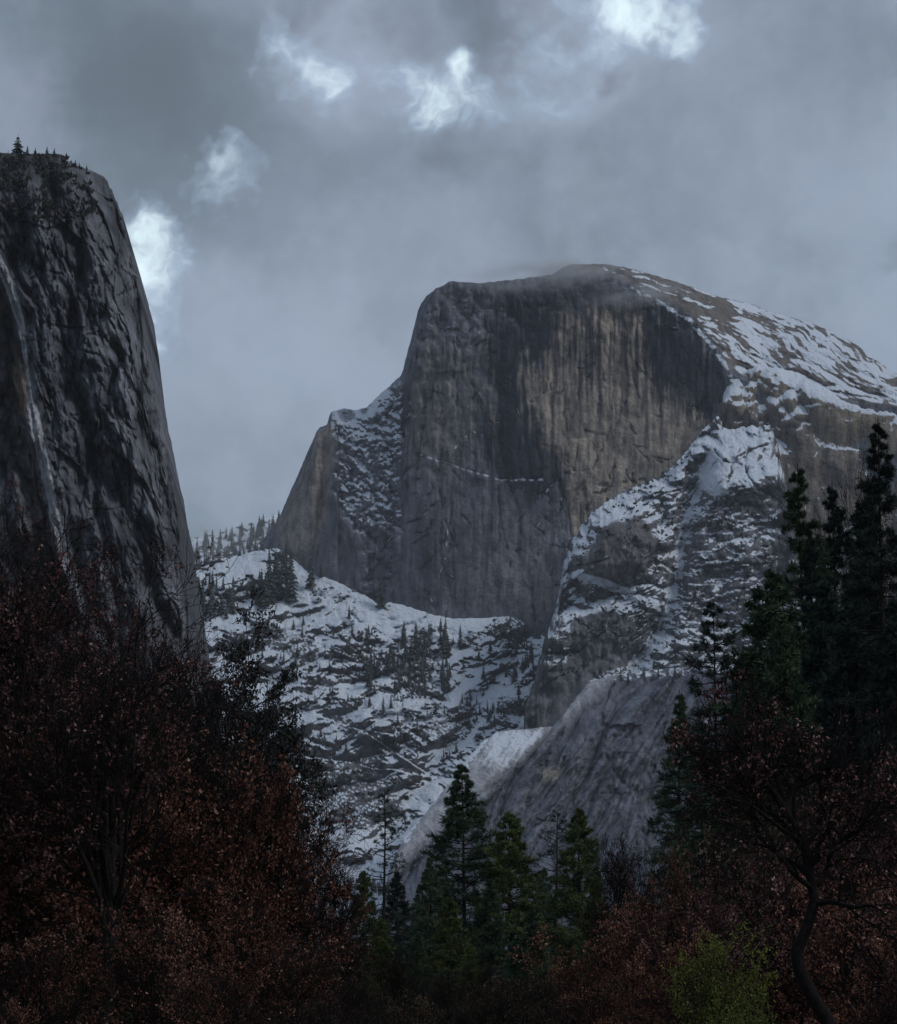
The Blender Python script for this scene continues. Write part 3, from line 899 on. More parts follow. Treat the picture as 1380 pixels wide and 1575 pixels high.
terrain('apron_slab', np.concatenate([np.arange(560, 1200, 1.6), np.arange(1200, 1600, 5)]), slab_top, 1616, 230, slab_depth, slab_rock, M_FAR,
        'smooth bare apron of grey glacier polished granite dipping to the lower left', 'slab', (60, 200), 1.6, 43, 1340)

# ---- far forested ridge at the left
ridge_top = polyline([(180, 850), (270, 832), (330, 822), (380, 806), (420, 792), (470, 780), (560, 770)])


def ridge_depth(X, Y, e):
    return 6300 - 3.2 * (Y - 800) + 50 * fbm(X / 60, Y / 40, 4, 603) + 12 * fbm(X / 10, Y / 8, 3, 604)


def ridge_rock(X, Y, e, nz, P):
    col = np.ones(X.shape + (3,)) * C(.12, .125, .13)
    return col, smooth(-.25, .2, fbm(X / 14, Y / 7, 4, 605) + .1)


terrain('ridge_hill', np.arange(180, 560, 3.0), ridge_top, 1000, 80, ridge_depth, ridge_rock, M_FAR,
        'far snowy ridge dotted with conifers left of the dome', 'ridge', (300, 800), 3, 53)

# ---- near cliff at the left
cliff_top = polyline([(-240, 232), (0, 234), (20, 236), (95, 237), (104, 250), (130, 258), (150, 266), (163, 275), (175, 300), (190, 335), (200, 370), (210, 410), (216, 450), (221, 500), (230, 560), (240, 610), (252, 668), (262, 720), (271, 765),
                      (275, 800), (284, 868), (288, 905), (292, 960), (296, 1040), (302, 1150), (320, 1300), (350, 1560), (480, 1640)])
RAMP = [(-12, 380), (2, 412), (18, 448), (33, 500), (41, 560), (47, 612), (60, 680), (78, 760), (98, 850), (120, 930)]


def cliff_depth(X, Y, e):
    d = 1700 + 0.06 * (800 - Y)
    edge = np.interp(Y, [232, 275, 370, 500, 610, 800, 900, 1000, 1300, 1620], [60, 150, 192, 216, 236, 272, 288, 294, 320, 360])
    r = np.clip(edge - X, 0, None)
    d = d + 60 * np.exp(-r / 28.0) + 0.10 * (X - 100) + 25 * np.exp(-e / 12)
    d = d + 25 * smooth(320, 235, Y) + 40 * smooth(270, 235, Y)
    w = 7 * fbm(X / 40, Y / 60, 3, 708)
    sl = X - 0.22 * (Y - 500)            # the joints lean to the left going up
    w2 = 16 * fbm(X / 50, Y / 110, 4, 707)
    f, _ = facets((sl + w2) / 34, (Y + 3 * w) / 150, 705, 1.1, .45)
    f2, _ = facets((sl + 1.3 * w2) / 16, (Y + 2 * w) / 46, 715, 1.3, .5)
    f3, _ = facets((sl - w) / 7, (Y - w) / 16, 725, 1.3, .3)
    brk = .6 + .8 * smooth(-.1, .3, fbm(X / 70, Y / 90, 3, 709))
    qr, _ = line_dist(X, Y, RAMP)
    brk = brk * smooth(6, 18, qr)
    f = f * (.3 + .7 * smooth(6, 22, qr))
    d = d + 20 * f + 11 * f2 * brk + 3.6 * f3 * brk + 7 * ridged((sl + w2) / 19, Y / 190, 4, 711) + 12 * fbm(X / 60, Y / 80, 4, 703) + 1.5 * fbm(X / 6, Y / 12, 3, 713)
    # overlaps and roofs
    for pts, a in (([(185, 700), (205, 715), (215, 735)], 9), ([(140, 650), (170, 690), (190, 760)], 7), ([(100, 345), (125, 370), (130, 420)], 7), ([(60, 560), (75, 590), (80, 640)], 6), ([(140, 300), (160, 330), (175, 380)], 6), ([(120, 480), (135, 560), (160, 660)], 6),
                   ([(150, 760), (165, 820), (180, 880)], 6), ([(40, 340), (70, 350), (95, 345)], 5), ([(100, 700), (125, 720), (135, 760)], 6)):
        q, sgn = line_dist(X + w, Y + w, pts)
        d = d + a * np.exp(-q / 16) * np.where(sgn > 0, .7, -.7)
    cc, _ = crack_field(X, Y, 110, 1501, (-5, 270, 290, 940), 77, .13, (30, 190), (.9, 2.0), .15)
    ch, _ = crack_field(X, Y, 110, 1503, (-5, 270, 280, 940), 35, .7, (8, 40), (.9, 1.8), .6)
    d = d + (4.5 * cc + 5 * ch) * smooth(6, 14, qr)
    # the great arch at the left edge stands proud of the wall behind it
    q, sgn = line_dist(X, Y, RAMP)
    inner = (sgn > 0) | (X < -20)
    d = d + np.where(inner, 12 * smooth(10, 17, q), -3 * np.exp(-q / 20))
    return d


def cliff_rock(X, Y, e, nz, P):
    n = fbm(X / 40, Y / 60, 5, 771)
    sl = X - 0.22 * (Y - 500)
    col = np.ones(X.shape + (3,)) * C(.185, .190, .212) * (1 + .35 * n)[..., None]
    edge = np.interp(Y, [232, 275, 370, 500, 610, 800, 900, 1000, 1300, 1620], [60, 150, 192, 216, 236, 272, 288, 294, 320, 360])
    st = ridged((sl + 8 * fbm(X / 40, Y / 60, 3, 775)) / 14, Y / 170, 4, 776, .6)
    w_ = 7 * fbm(X / 40, Y / 60, 3, 708)
    w2_ = 16 * fbm(X / 50, Y / 110, 4, 707)
    j2, _ = facets((sl + 1.3 * w2_) / 16, (Y + 2 * w_) / 46, 715, 1.3, .5)
    j1, _ = facets((sl + w2_) / 34, (Y + 3 * w_) / 150, 705, 1.1, .45)
    relief_tone = np.clip(1 - .5 * j2 - .3 * j1, .5, 1.5)  # proud facets lighter, recessed ones darker
    cc, clip_ = crack_field(X, Y, 110, 1501, (-5, 270, 290, 940), 77, .13, (30, 190), (.9, 2.0), .15)
    ch, hlip = crack_field(X, Y, 110, 1503, (-5, 270, 280, 940), 35, .7, (8, 40), (.9, 1.8), .6)
    relief_tone = relief_tone * (1 - np.clip(.65 * cc + .6 * ch, 0, .8)) + .7 * hlip + .35 * clip_
    left_shade = smooth(30, 95, edge - X + 25 * fbm(X / 50, Y / 80, 3, 777))  # painted shade: the wall darkens away from its brighter right edge
    col = blend(col, left_shade * .42, C(.062, .066, .082))
    col = blend(col, smooth(.55, .9, st) * .45, C(.036, .037, .046))
    # bare slabs along the edge and between the seeps
    bs = smooth(.05, .3, fbm(sl / 16, Y / 120, 4, 778)) * .55
    col = blend(col, bs * (.4 + .6 * (1 - left_shade)), C(.235, .238, .258))
    col = col * relief_tone[..., None]
    # forest and brush on the top
    top = smooth(70, 10, e + 22 * fbm(X / 16, Y / 14, 4, 779)) * smooth(140, 95, X)
    col = blend(col, top * .85, C(.032, .035, .034))
    tanp = poly_mask(X, Y, [(20, 520), (44, 560), (48, 640), (30, 640), (18, 600)], 5, 5, 15) * .8
    col = blend(col, tanp, C(.30, .23, .16))
    inner = poly_mask(X, Y, [(-60, 420), (0, 430), (30, 510), (38, 580), (60, 720), (90, 840), (60, 900), (-60, 900)], 8, 8)
    col = blend(col, inner * .35, C(.17, .15, .14))
    col = blend(col, poly_mask(X, Y, [(-40, 690), (0, 690), (30, 790), (20, 850), (-40, 850)], 10, 8) * .6, C(.26, .26, .28))
    hole_shade = poly_mask(X, Y, [(24, 525), (36, 518), (42, 545), (40, 560), (30, 560)], 4, 3, 12)  # the hollow's shade, painted as a near-black patch without any relief
    col = blend(col, hole_shade * .9, C(.03, .03, .035))
    q, sgn = line_dist(X + 2 * fbm(X / 8, Y / 14, 3, 781), Y, RAMP)
    wd = np.interp(Y, [380, 450, 540, 575, 615, 640, 800, 900], [7.5, 7.0, 3.4, 1.6, 3.6, 9.0, 6.0, 5.5])
    ramp = smooth(wd + 1.2, wd - .8, q) * smooth(930, 900, Y)
    col = blend(col, ramp * .95, C(.46, .465, .49) * (1 + .5 * n)[..., None])
    sn = smooth(.62, .9, nz + .1 * fbm(X / 5, Y / 5, 3, 783)) * .35 * (1 - top)
    return col, sn


terrain('cliff_mountain', np.concatenate([np.arange(-240, -10, 6), np.arange(-10, 320, 1.25), np.arange(320, 480, 4)]), cliff_top, 1660, 430, cliff_depth, cliff_rock, M_CLIFF,
        'dark streaked granite cliff with a pale curved ramp at the left edge', 'cliff', (120, 400), 2.6, 63, 960, 3.2)


# ---- valley floor
def ground():
    n = 140
    ax = np.linspace(-1, 1, n)
    ax = np.sign(ax) * np.abs(ax) ** 2.2 * 9000
    X, Y = np.meshgrid(ax, ax + 4000)
    r = np.hypot(X, Y)
    Z = 0.35 * fbm(X / 30, Y / 30, 4, 801) * smooth(4, 30, r) - 0.02
    V = np.stack([X, Y, Z], -1).reshape(-1, 3)
    idx = np.arange(n * n).reshape(n, n)
    f = np.stack([idx[:-1, :-1], idx[:-1, 1:], idx[1:, 1:], idx[1:, :-1]], -1).reshape(-1, 4)
    me = raw_mesh('ground', V, [f])
    m, nt, b = new_mat('forest_floor')
    geo = N(nt, 'ShaderNodeNewGeometry')
    n1 = noise(nt, geo.outputs['Position'], 0.8, 8, 0.7)
    n2 = noise(nt, geo.outputs['Position'], 0.05, 4, 0.6)
    c = mixc(nt, ramp01(nt, n1, .3, .7), (0.025, 0.018, 0.012), (0.075, 0.050, 0.030))
    c = mixc(nt, ramp01(nt, n2, .45, .65), c, (0.045, 0.045, 0.022))
    nt.links.new(c, b.inputs['Base Color'])
    b.inputs['Roughness'].default_value = 0.95
    o = link('ground', me, m)
    tag(o, 'brown forest floor of the valley under the trees', 'ground', kind='structure')


ground()


# ---- the damp air between here and the mountain
def haze():
    me = raw_mesh('haze', np.array([(x, y, z) for x in (-9200, 9200) for y in (-5200, 13200) for z in (-8, 1700)], float),
                  [np.array([(0, 1, 3, 2), (4, 6, 7, 5), (0, 4, 5, 1), (2, 3, 7, 6), (0, 2, 6, 4), (1, 5, 7, 3)])], False)
    m = bpy.data.materials.new('haze')
    m.use_nodes = True
    nt = m.node_tree
    nt.nodes.clear()
    out = N(nt, 'ShaderNodeOutputMaterial')
    v = N(nt, 'ShaderNodeVolumePrincipled')
    v.inputs['Color'].default_value = (0.88, 0.93, 1.0, 1)
    v.inputs['Density'].default_value = 1.7e-5
    v.inputs['Anisotropy'].default_value = 0.0
    nt.links.new(v.outputs[0], out.inputs['Volume'])
    o = link('haze', me, m)
    tag(o, 'thin damp haze filling the whole valley air', 'haze', kind='stuff')


haze()

#TREES#
# ------------------------------------------------------------------ trees
def unit(v):
    return v / (np.linalg.norm(v, axis=-1, keepdims=True) + 1e-9)


def tubes(paths, radii, sides):
    """paths (n,s,3), radii (n,s): tapered tubes as vertices and quads."""
    n, s, _ = paths.shape
    t = unit(np.gradient(paths, axis=1))
    ref = np.where(np.abs(t[..., 2:3]) > 0.9, np.array([1.0, 0, 0]), np.array([0, 0, 1.0]))
    a = unit(np.cross(t, ref))
    b = np.cross(t, a)
    ang = np.arange(sides) / sides * 2 * np.pi
    V = paths[:, :, None] + radii[:, :, None, None] * (np.cos(ang)[:, None] * a[:, :, None] + np.sin(ang)[:, None] * b[:, :, None])
    idx = np.arange(n * s * sides).reshape(n, s, sides)
    nx = np.roll(idx, -1, axis=2)
    F = np.stack([idx[:, :-1], nx[:, :-1], nx[:, 1:], idx[:, 1:]], -1).reshape(-1, 4)
    return V.reshape(-1, 3), F


def grow(g, base, dirs, length, s, wander, up, up_late=0.0):
    """Wandering paths from base points; 'up' bends them towards the sky (negative: droop)."""
    n = len(base)
    P = np.empty((n, s, 3))
    P[:, 0] = base
    d = unit(dirs)
    step = (length / (s - 1))[:, None]
    for k in range(1, s):
        d = unit(d + wander * g.normal(size=(n, 3)) + np.array([0, 0, up + up_late * k / s]))
        P[:, k] = P[:, k - 1] + d * step
    return P


def offshoots(g, P, rad, count, t0, t1, ang0, ang1, flat=0.0):
    """Starting points, directions and parent thickness for 'count' side shoots on each path."""
    n, s, _ = P.shape
    t = (t0 + (t1 - t0) * (np.arange(count)[None, :] + g.random((n, count))) / count)
    f = t * (s - 1)
    i = np.minimum(f.astype(int), s - 2)
    w = (f - i)[..., None]
    rows = np.arange(n)[:, None]
    base = P[rows, i] * (1 - w) + P[rows, i + 1] * w
    tan = unit(P[rows, i + 1] - P[rows, i])
    r = rad[rows, i]
    q = g.normal(size=tan.shape)
    q[..., 2] *= 1 - flat
    perp = unit(q - (q * tan).sum(-1, keepdims=True) * tan)
    a = (ang0 + (ang1 - ang0) * g.random((n, count)))[..., None]
    d = np.cos(a) * tan + np.sin(a) * perp
    return base.reshape(-1, 3), d.reshape(-1, 3), r.reshape(-1), t.reshape(-1)


def leaf_quads(g, pos, axis, size, width=0.55, hang=0.5):
    n = len(pos)
    d = unit(axis * 0.5 + g.normal(size=(n, 3)) * 0.7 + np.array([0, 0, -hang]))
    q = g.normal(size=(n, 3))
    sd = unit(np.cross(d, q))
    up = np.cross(sd, d)
    L = (size * (0.65 + 0.7 * g.random(n)))[:, None]
    W = L * width * 0.5
    fold = L * (0.25 * (g.random(n) - 0.3))[:, None]
    V = np.stack([pos, pos + d * L * .5 + sd * W + up * fold, pos + d * L, pos + d * L * .5 - sd * W + up * fold], 1).reshape(-1, 3)
    F = np.arange(4 * n).reshape(n, 4)
    return V, F


def join(parts):
    V, F, o = [], [], 0
    for v, f in parts:
        V.append(v)
        F.append(f + o)
        o += len(v)
    return np.concatenate(V), F


def oak_meshes(name, seed, H=14.0, fork=0.35, limbs=8, limb_len=0.5, spread=(0.4, 1.0), up=0.10, twig_n=(6, 5, 4), leaf_n=9, leaf=0.105, keep=None, trunk=None, extra=(), r0=0.24, twig_r=0.011, limb_t=(0.45, 1.0), wander=0.16):
    """A broadleaved tree: trunk, branches of four orders and leaves along the twigs."""
    g = np.random.default_rng(seed)
    if trunk is None:
        T = grow(g, np.array([[0, 0, -0.4]]), np.array([[0.05, 0, 1.0]]), np.array([H * fork + 0.4 + H * .25]), 12, 0.07, 0.12)
    else:
        tr = np.array(trunk, float)
        T = np.stack([np.interp(np.linspace(0, len(tr) - 1, 26), np.arange(len(tr)), tr[:, k]) for k in range(3)], -1)[None]
    rt = r0 * np.linspace(1.0, 0.42, T.shape[1])[None] * np.ones((1, 1))
    rt[:, 0] *= 1.5
    rt[:, 1] *= 1.15
    tv = [tubes(T, rt, 9)]
    b, d, r, t = offshoots(g, T, rt, limbs, limb_t[0], limb_t[1], *spread)
    ln = H * limb_len * (0.7 + 0.5 * g.random(len(b))) * (1.15 - 0.45 * t)
    L1 = grow(g, b, d, ln, 10, wander, up, up * .5)
    # the leader carries on
    r1 = (r * 0.62)[:, None] * np.linspace(1, 0.22, 10)[None]
    lead = grow(g, T[:, -1], T[:, -1] - T[:, -2], np.array([H * .3]), 10, 0.12, up)
    L1 = np.concatenate([L1, lead])
    r1 = np.concatenate([r1, rt[:, -1:] * np.linspace(1, 0.2, 10)[None]])
    for e in extra:
        e = np.array(e, float)
        E = np.stack([np.interp(np.linspace(0, len(e) - 1, 10), np.arange(len(e)), e[:, k]) for k in range(3)], -1)[None]
        L1 = np.concatenate([L1, E])
        r1 = np.concatenate([r1, r0 * np.linspace(.5, .16, 10)[None]])
    bv = [tubes(L1, r1, 6)]
    lvP, lvR = L1, r1
    twigs = []
    for k, cnt in enumerate(twig_n):
        b, d, r, t = offshoots(g, lvP, lvR, cnt, 0.22, 1.0, 0.45, 1.05)
        ln0 = np.linalg.norm(lvP[:, -1] - lvP[:, 0], axis=-1).repeat(cnt)
        ln = ln0 * (0.50 if k == 0 else 0.55) * (0.6 + 0.7 * g.random(len(b))) * (1.2 - 0.55 * t) + 0.12
        s = 6 if k == 0 else (4 if k == 1 else 3)
        P = grow(g, b, d, ln, s, 0.20, up * .8)
        rr = np.maximum((r * 0.6)[:, None] * np.linspace(1, 0.35, s)[None], twig_r * (1.0 if k < 2 else .8))
        bv.append(tubes(P, rr, 4 if k == 0 else 3))
        lvP, lvR = P, rr
        if k >= 1:
            twigs.append(P)
    pos, ax = [], []
    for P in twigs:
        n, s, _ = P.shape
        m = leaf_n if P is twigs[-1] else max(1, leaf_n // 2)
        f = (0.25 + 0.75 * g.random((n, m))) * (s - 1) * 0.999
        i = f.astype(int)
        w = (f - i)[..., None]
        rows = np.arange(n)[:, None]
        p = P[rows, i] * (1 - w) + P[rows, i + 1] * w
        a = unit(P[rows, i + 1] - P[rows, i])
        pos.append(p.reshape(-1, 3))
        ax.append(a.reshape(-1, 3))
    pos, ax = np.concatenate(pos), np.concatenate(ax)
    if keep is not None:
        z = np.clip(pos[:, 2] / H, 0, 1.2)
        # whole clusters have dropped their leaves, others keep them
        cl = fbm(pos[:, 0] / 1.3 + pos[:, 1] / 1.7, pos[:, 2] / 1.3 + pos[:, 1] / 2.1, 2, seed % 50)
        k = g.random(len(pos)) * .8 + 2.0 * cl < keep(z) * .9
        pos, ax = pos[k], ax[k]
    lv = [leaf_quads(g, pos + g.normal(size=pos.shape) * .03, ax, np.full(len(pos), leaf))]
    bv_v, bv_f = join(bv)
    tv_v, tv_f = join(tv)
    lv_v, lv_f = join(lv)
    if trunk is None:
        cen = bv_v.mean(0)
        for arr in (bv_v, tv_v, lv_v):
            arr[:, :2] -= cen[None, :2] * np.clip(arr[:, 2:3] / cen[2], 0, 1.4)
    return {'H': max(bv_v[:, 2].max(), 1.0), 'trunk': raw_mesh(name + '_trunk', tv_v, tv_f), 'branches': raw_mesh(name + '_branches', bv_v, bv_f), 'crown': raw_mesh(name + '_crown', lv_v, lv_f, False), 'bark': M_BARK_OAK}


def conifer_meshes(name, seed, H=24.0, crown0=0.15, Rmax=3.2, n=150, profile=0.9, up_tip=0.25, droop=-0.1, twigs=9, tufts=3, needles=7, nl=0.26, nw=0.035, r0=0.28, gaps=0.0, ball=0.8, tuft_from=0.3):
    """A conifer: mast, whorled branches with side twigs, tufts of needles on the twigs."""
    g = np.random.default_rng(seed)
    T = grow(g, np.array([[0, 0, -0.4]]), np.array([[0, 0, 1.0]]), np.array([H + 0.4]), 16, 0.012, 0.2)
    T[0, :, 2] *= H / T[0, -1, 2]
    rt = r0 * np.linspace(1.0, 0.06, 16)[None]
    rt[:, 0] *= 1.3
    u = (np.arange(n) + g.random(n)) / n
    u = u ** 0.85
    z = H * (crown0 + (1 - crown0) * u * 0.985)
    prof = np.minimum((1 - u) ** profile, 1.0) * (0.45 + 0.55 * smooth(0, .28, u)) + 0.02
    length = Rmax * prof * (0.62 + 0.55 * g.random(n))
    if gaps:
        length = length * np.where(g.random(n) < gaps, 0.45, 1.0)
    az = g.random(n) * 2 * np.pi
    el = -0.12 + 0.55 * u ** 1.5 + 0.16 * g.normal(size=n)
    d = np.stack([np.cos(az) * np.cos(el), np.sin(az) * np.cos(el), np.sin(el)], -1)
    base = np.stack([np.interp(z, T[0, :, 2], T[0, :, k]) for k in range(3)], -1)
    B = grow(g, base, d, length, 7, 0.07, droop, up_tip * .7)
    rb = (0.012 + 0.014 * length)[:, None] * np.linspace(1, 0.3, 7)[None]
    bv = [tubes(B, rb, 4)]
    b, dd, r, t = offshoots(g, B, rb, twigs, tuft_from, 1.0, 0.5, 1.05, 0.75)
    L = length.repeat(twigs)
    ln = (0.42 * L * (1.15 - t) * (0.6 + 0.8 * g.random(len(b)))) + 0.12 + .03 * L
    W = grow(g, b, dd, ln, 4, 0.12, 0.05)
    bv.append(tubes(W, np.full((len(W), 4), 0.008) * np.linspace(1, .6, 4)[None], 3))
    Wa = np.concatenate([W, B[:, [3, 4, 5, 6]]])
    m = len(Wa)
    f = (0.15 + 0.85 * (np.arange(tufts)[None] + g.random((m, tufts))) / tufts) * 3 * 0.999
    i = f.astype(int)
    w = (f - i)[..., None]
    rows = np.arange(m)[:, None]
    p = (Wa[rows, i] * (1 - w) + Wa[rows, i + 1] * w).reshape(-1, 3)
    a = unit(Wa[rows, i + 1] - Wa[rows, i]).reshape(-1, 3)
    p = np.repeat(p, needles, 0)
    a = np.repeat(a, needles, 0)
    k = len(p)
    nd = unit(a * 0.7 + ball * g.normal(size=(k, 3)) + np.array([0, 0, .12]))
    sd = unit(np.cross(nd, g.normal(size=(k, 3))))
    ll = (nl * (0.6 + 0.7 * g.random(k)) * (1 - .5 * smooth(.82 * H, H, p[:, 2])))[:, None]
    V = np.stack([p + sd * nw * .5, p - sd * nw * .5, p + nd * ll], 1).reshape(-1, 3)
    F = np.arange(3 * k).reshape(k, 3)
    tv = tubes(T, rt, 8)
    bv_v, bv_f = join(bv)
    return {'H': H, 'trunk': raw_mesh(name + '_trunk', tv[0], [tv[1]]), 'branches': raw_mesh(name + '_branches', bv_v, bv_f), 'crown': raw_mesh(name + '_crown', V, [F], False), 'bark': M_BARK_PINE}


def plant(name, kit, px, top_py, dist, mat, label, category, group=None, spin=0.0, wide=1.0, tall=None):
    """Stand a tree on the valley floor at the range 'dist', as tall as its top in the photograph says."""
    x = float(direction(px, top_py)[0]) * dist
    h = EYE[2] + float(direction(px, top_py)[2]) * dist
    s = h / kit['H'] if tall is None else tall / kit['H']
    root = bpy.data.objects.new(name, None)
    scene.collection.objects.link(root)
    root.location = (x, dist, -0.25)
    root.rotation_euler = (0, 0, spin)
    root.scale = (s * wide, s * wide, s)
    tag(root, label, category, group)
    for part, m in (('trunk', kit['bark']), ('branches', kit['bark']), ('crown', mat)):
        me = kit[part]
        if not me.materials:
            me.materials.append(m)
        o = bpy.data.objects.new(part, me)
        scene.collection.objects.link(o)
        o.parent = root
        o.material_slots[0].link = 'OBJECT'
        o.material_slots[0].material = m
    return root


def trace(pts, dist, base_px, depth=None):
    """A traced stem: photograph pixels at the tree's own range, relative to its foot."""
    out = []
    bx = float(direction(base_px, 1600)[0]) * dist
    for k, (a, b) in enumerate(pts):
        q = at(a, b, dist)
        out.append((q[0] - bx, 0.0 if depth is None else depth[k], q[2]))
    return out


# --- kits
OAK_FAN = oak_meshes('fan_oak', 101, H=16.0, fork=0.42, r0=.27, limbs=13, limb_len=0.60, spread=(0.28, 0.75), up=0.13, twig_n=(8, 6, 4), leaf_n=7, leaf=0.14, keep=lambda z: .58 - .70 * smooth(.40, .80, z), limb_t=(0.35, 1.0))
OAK_TALL = oak_meshes('tall_oak', 102, H=17.0, fork=0.40, limbs=12, limb_len=0.46, spread=(0.4, 1.0), up=0.10, twig_n=(8, 6, 4), leaf_n=7, leaf=0.14, keep=lambda z: .62 - .62 * smooth(.5, .9, z))
OAK_ROUND = oak_meshes('round_oak', 103, H=12.0, fork=0.22, limbs=12, limb_len=0.50, spread=(0.5, 1.25), up=0.07, twig_n=(8, 6, 5), leaf_n=7, leaf=0.135, keep=lambda z: .72 - .35 * smooth(.75, 1.0, z), limb_t=(0.3, 1.0))
OAK_SPREAD = oak_meshes('spreading_oak', 104, H=11.0, fork=0.18, limbs=13, limb_len=0.58, spread=(0.6, 1.35), up=0.05, twig_n=(8, 6, 5), leaf_n=6, leaf=0.135, keep=lambda z: .66 - .3 * smooth(.75, 1.0, z), limb_t=(0.25, 1.0))
BARE = oak_meshes('bare_tree', 105, H=13.0, fork=0.32, limbs=13, limb_len=0.50, spread=(0.3, 0.85), up=0.10, twig_n=(8, 6, 5), leaf_n=3, leaf=0.085, keep=lambda z: .5 - .3 * smooth(.6, .9, z), r0=.17, limb_t=(0.3, 1.0))
TWIGGY = oak_meshes('twiggy_oak', 109, H=9.0, fork=0.2, limbs=14, limb_len=0.52, spread=(0.3, 1.2), up=0.07, twig_n=(8, 6, 4), leaf_n=5, leaf=0.11, keep=lambda z: .22, r0=.13, twig_r=.009, limb_t=(0.25, 1.0))
BUSH = oak_meshes('bush', 106, H=5.0, fork=0.05, limbs=16, limb_len=0.85, spread=(0.15, 0.8), up=0.12, twig_n=(6, 5, 4), leaf_n=9, leaf=0.085, keep=lambda z: .75, r0=.07, twig_r=.006, limb_t=(0.1, 1.0))
DENSE = oak_meshes('live_oak', 107, H=15.0, fork=0.2, limbs=16, limb_len=0.36, spread=(0.5, 1.2), up=0.08, twig_n=(9, 6, 5), leaf_n=13, leaf=0.115, keep=lambda z: 1.6, limb_t=(0.2, 1.0))
R_BASE = 1288
TRK = trace([(1288, 1640), (1262, 1575), (1240, 1540), (1216, 1496), (1211, 1465), (1228, 1425), (1239, 1385), (1231, 1340), (1223, 1300), (1206, 1266), (1192, 1242)], 60, R_BASE)
EX = [trace([(1192, 1242), (1170, 1216), (1150, 1190), (1128, 1158), (1105, 1130)], 60, R_BASE, [0, -.2, -.3, -.2, 0]), trace([(1194, 1246), (1204, 1216), (1218, 1195), (1232, 1174), (1238, 1140)], 60, R_BASE, [0, .2, .3, .4, .5]),
      trace([(1223, 1302), (1246, 1274), (1256, 1240), (1254, 1200), (1240, 1165), (1224, 1138)], 60, R_BASE, [0, .3, .5, .6, .7, .8]), trace([(1232, 1330), (1262, 1300), (1300, 1280), (1330, 1240)], 60, R_BASE, [0, -.3, -.6, -.9])]
OAK_SINUOUS = oak_meshes('sinuous_oak', 108, H=9.0, limbs=11, limb_len=0.42, spread=(0.5, 1.3), up=0.05, twig_n=(7, 6, 4), leaf_n=4, leaf=0.10, keep=lambda z: .16, trunk=TRK, extra=EX, r0=.18, limb_t=(0.55, 1.0))

FIR = conifer_meshes('fir', 201, H=25, crown0=.05, Rmax=6.4, n=210, profile=.9, twigs=12, tufts=3, needles=5, nl=.42, nw=.08, droop=-.06, up_tip=.18)
CEDAR = conifer_meshes('cedar', 202, H=22, crown0=.04, Rmax=5.0, n=230, profile=.7, twigs=12, tufts=3, needles=5, nl=.42, nw=.08, up_tip=.3)
PINE = conifer_meshes('pine', 203, H=30, crown0=.10, Rmax=5.6, n=240, profile=.85, twigs=11, tufts=2, needles=10, nl=.34, nw=.045, ball=.9, gaps=.25, tuft_from=.35)
THIN = conifer_meshes('thin_pine', 204, H=27, crown0=.20, Rmax=4.4, n=120, profile=.6, twigs=10, tufts=2, needles=10, nl=.36, nw=.045, ball=.95, gaps=.25, tuft_from=.4, droop=-.10, up_tip=.35)
SPARSE = conifer_meshes('sparse_pine', 205, H=23, crown0=.3, Rmax=3.8, n=80, profile=.4, twigs=8, tufts=1, needles=8, nl=.3, nw=.05, ball=1.0, gaps=.4, tuft_from=.4, droop=-.05)
NARROW = conifer_meshes('narrow_fir', 206, H=25, crown0=.08, Rmax=4.6, n=190, profile=.95, twigs=10, tufts=2, needles=8, nl=.38, nw=.06, ball=.9, gaps=.1)

